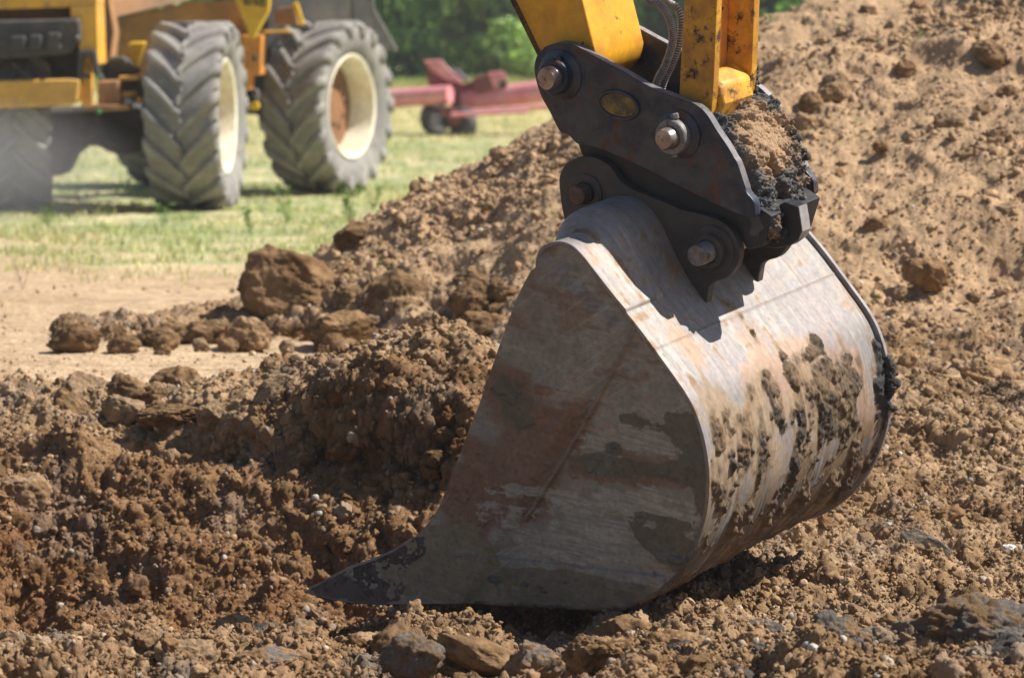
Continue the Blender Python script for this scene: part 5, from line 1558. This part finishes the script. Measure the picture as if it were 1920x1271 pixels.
for i, (px, py, hp, lb) in enumerate([(715, 548, 26, 'bright green seedling beside the largest boulder'), (1037, 418, 22, 'green seedling by the left of the quick hitch lug'), (1605, 232, 24, 'green seedling high on the mound'),
                                     (1645, 560, 20, 'green seedling close to the bucket rim'), (1440, 72, 26, 'tuft of green on the mound crest by the link'), (1730, 85, 18, 'green seedling at the upper right of the mound'),
                                     (1575, 66, 18, 'green seedling below the crest of the mound')]):
    weed('seedling', lb, 'seedling', px, py, hp, 15, SC_, 30 + i, SG, leaf=.09)

# tall grass along the foot of the hedge
def verge():
    r = np.random.default_rng(33)
    n = 26000
    x = r.uniform(-12, 12, n); y = r.uniform(72, 79, n)
    h = r.uniform(.10, .32, n) * (1 + .5 * fbm(np.stack([x * .8, y * .4, 0 * x], -1), 2))
    a = r.random(n) * 6.28; w_ = .02
    b = np.stack([x, y, 0 * x], -1); s_ = np.stack([np.cos(a), np.sin(a), 0 * a], -1) * w_
    tip = b + np.stack([r.normal(size=n) * .12, r.normal(size=n) * .12, h], -1)
    V = np.stack([b - s_, b + s_, tip], 1).reshape(-1, 3)
    g = mix(np.array([.20, .32, .10]), np.array([.5, .46, .24]), np.clip(.25 + fbm(np.stack([x * .4, y * .3, 0 * x], -1), 2) + r.normal(size=n) * .2, 0, 1))
    o = np_mesh('tall_grass', V, np.arange(n * 3).reshape(-1, 3), M['leaf'], None, col=np.repeat(g, 3, 0), smooth=False)
    tag(o, 'tall grass along the foot of the hedge', 'grass', kind='stuff')
verge()

# thin dusty air over the site
hm = bpy.data.materials.new('haze'); hm.use_nodes = True
ht = hm.node_tree
for n_ in list(ht.nodes):
    if n_.type != 'OUTPUT_MATERIAL': ht.nodes.remove(n_)
pv = ht.nodes.new('ShaderNodeVolumePrincipled')
pv.inputs['Color'].default_value = (.93, .95, .97, 1)
pv.inputs['Density'].default_value = 0.001
pv.inputs['Anisotropy'].default_value = 0.3
ht.links.new(pv.outputs[0], [n_ for n_ in ht.nodes if n_.type == 'OUTPUT_MATERIAL'][0].inputs['Volume'])
bm = bmesh.new()
add_box(bm, (0, 120, 4.0), (700, 270, 13))
hz = bm_obj('haze', bm, hm)
tag(hz, 'thin dusty air over the field', 'haze', kind='stuff')

# dust hanging round the front wheels of the dumper
dm = bpy.data.materials.new('dust'); dm.use_nodes = True
dt = dm.node_tree
for n_ in list(dt.nodes):
    if n_.type != 'OUTPUT_MATERIAL': dt.nodes.remove(n_)
pv = dt.nodes.new('ShaderNodeVolumePrincipled')
pv.inputs['Color'].default_value = (.92, .92, .93, 1)
tc = dt.nodes.new('ShaderNodeTexCoord')
ln = dt.nodes.new('ShaderNodeVectorMath'); ln.operation = 'LENGTH'
dt.links.new(tc.outputs['Object'], ln.inputs[0])
mr = dt.nodes.new('ShaderNodeMapRange'); mr.inputs[1].default_value = 0.2; mr.inputs[2].default_value = .97; mr.inputs[3].default_value = .55; mr.inputs[4].default_value = 0
dt.links.new(ln.outputs['Value'], mr.inputs[0]); dt.links.new(mr.outputs[0], pv.inputs['Density'])
dt.links.new(pv.outputs[0], [n_ for n_ in dt.nodes if n_.type == 'OUTPUT_MATERIAL'][0].inputs['Volume'])
dv, df = ICO[3]
du = np_mesh('dust_cloud', dv, df, dm)
du.location = (-4.3, 26.4, .40); du.scale = (1.6, .9, .62)
tag(du, 'pale dust hanging before the shaded front wheel of the dump truck', 'dust', kind='stuff')
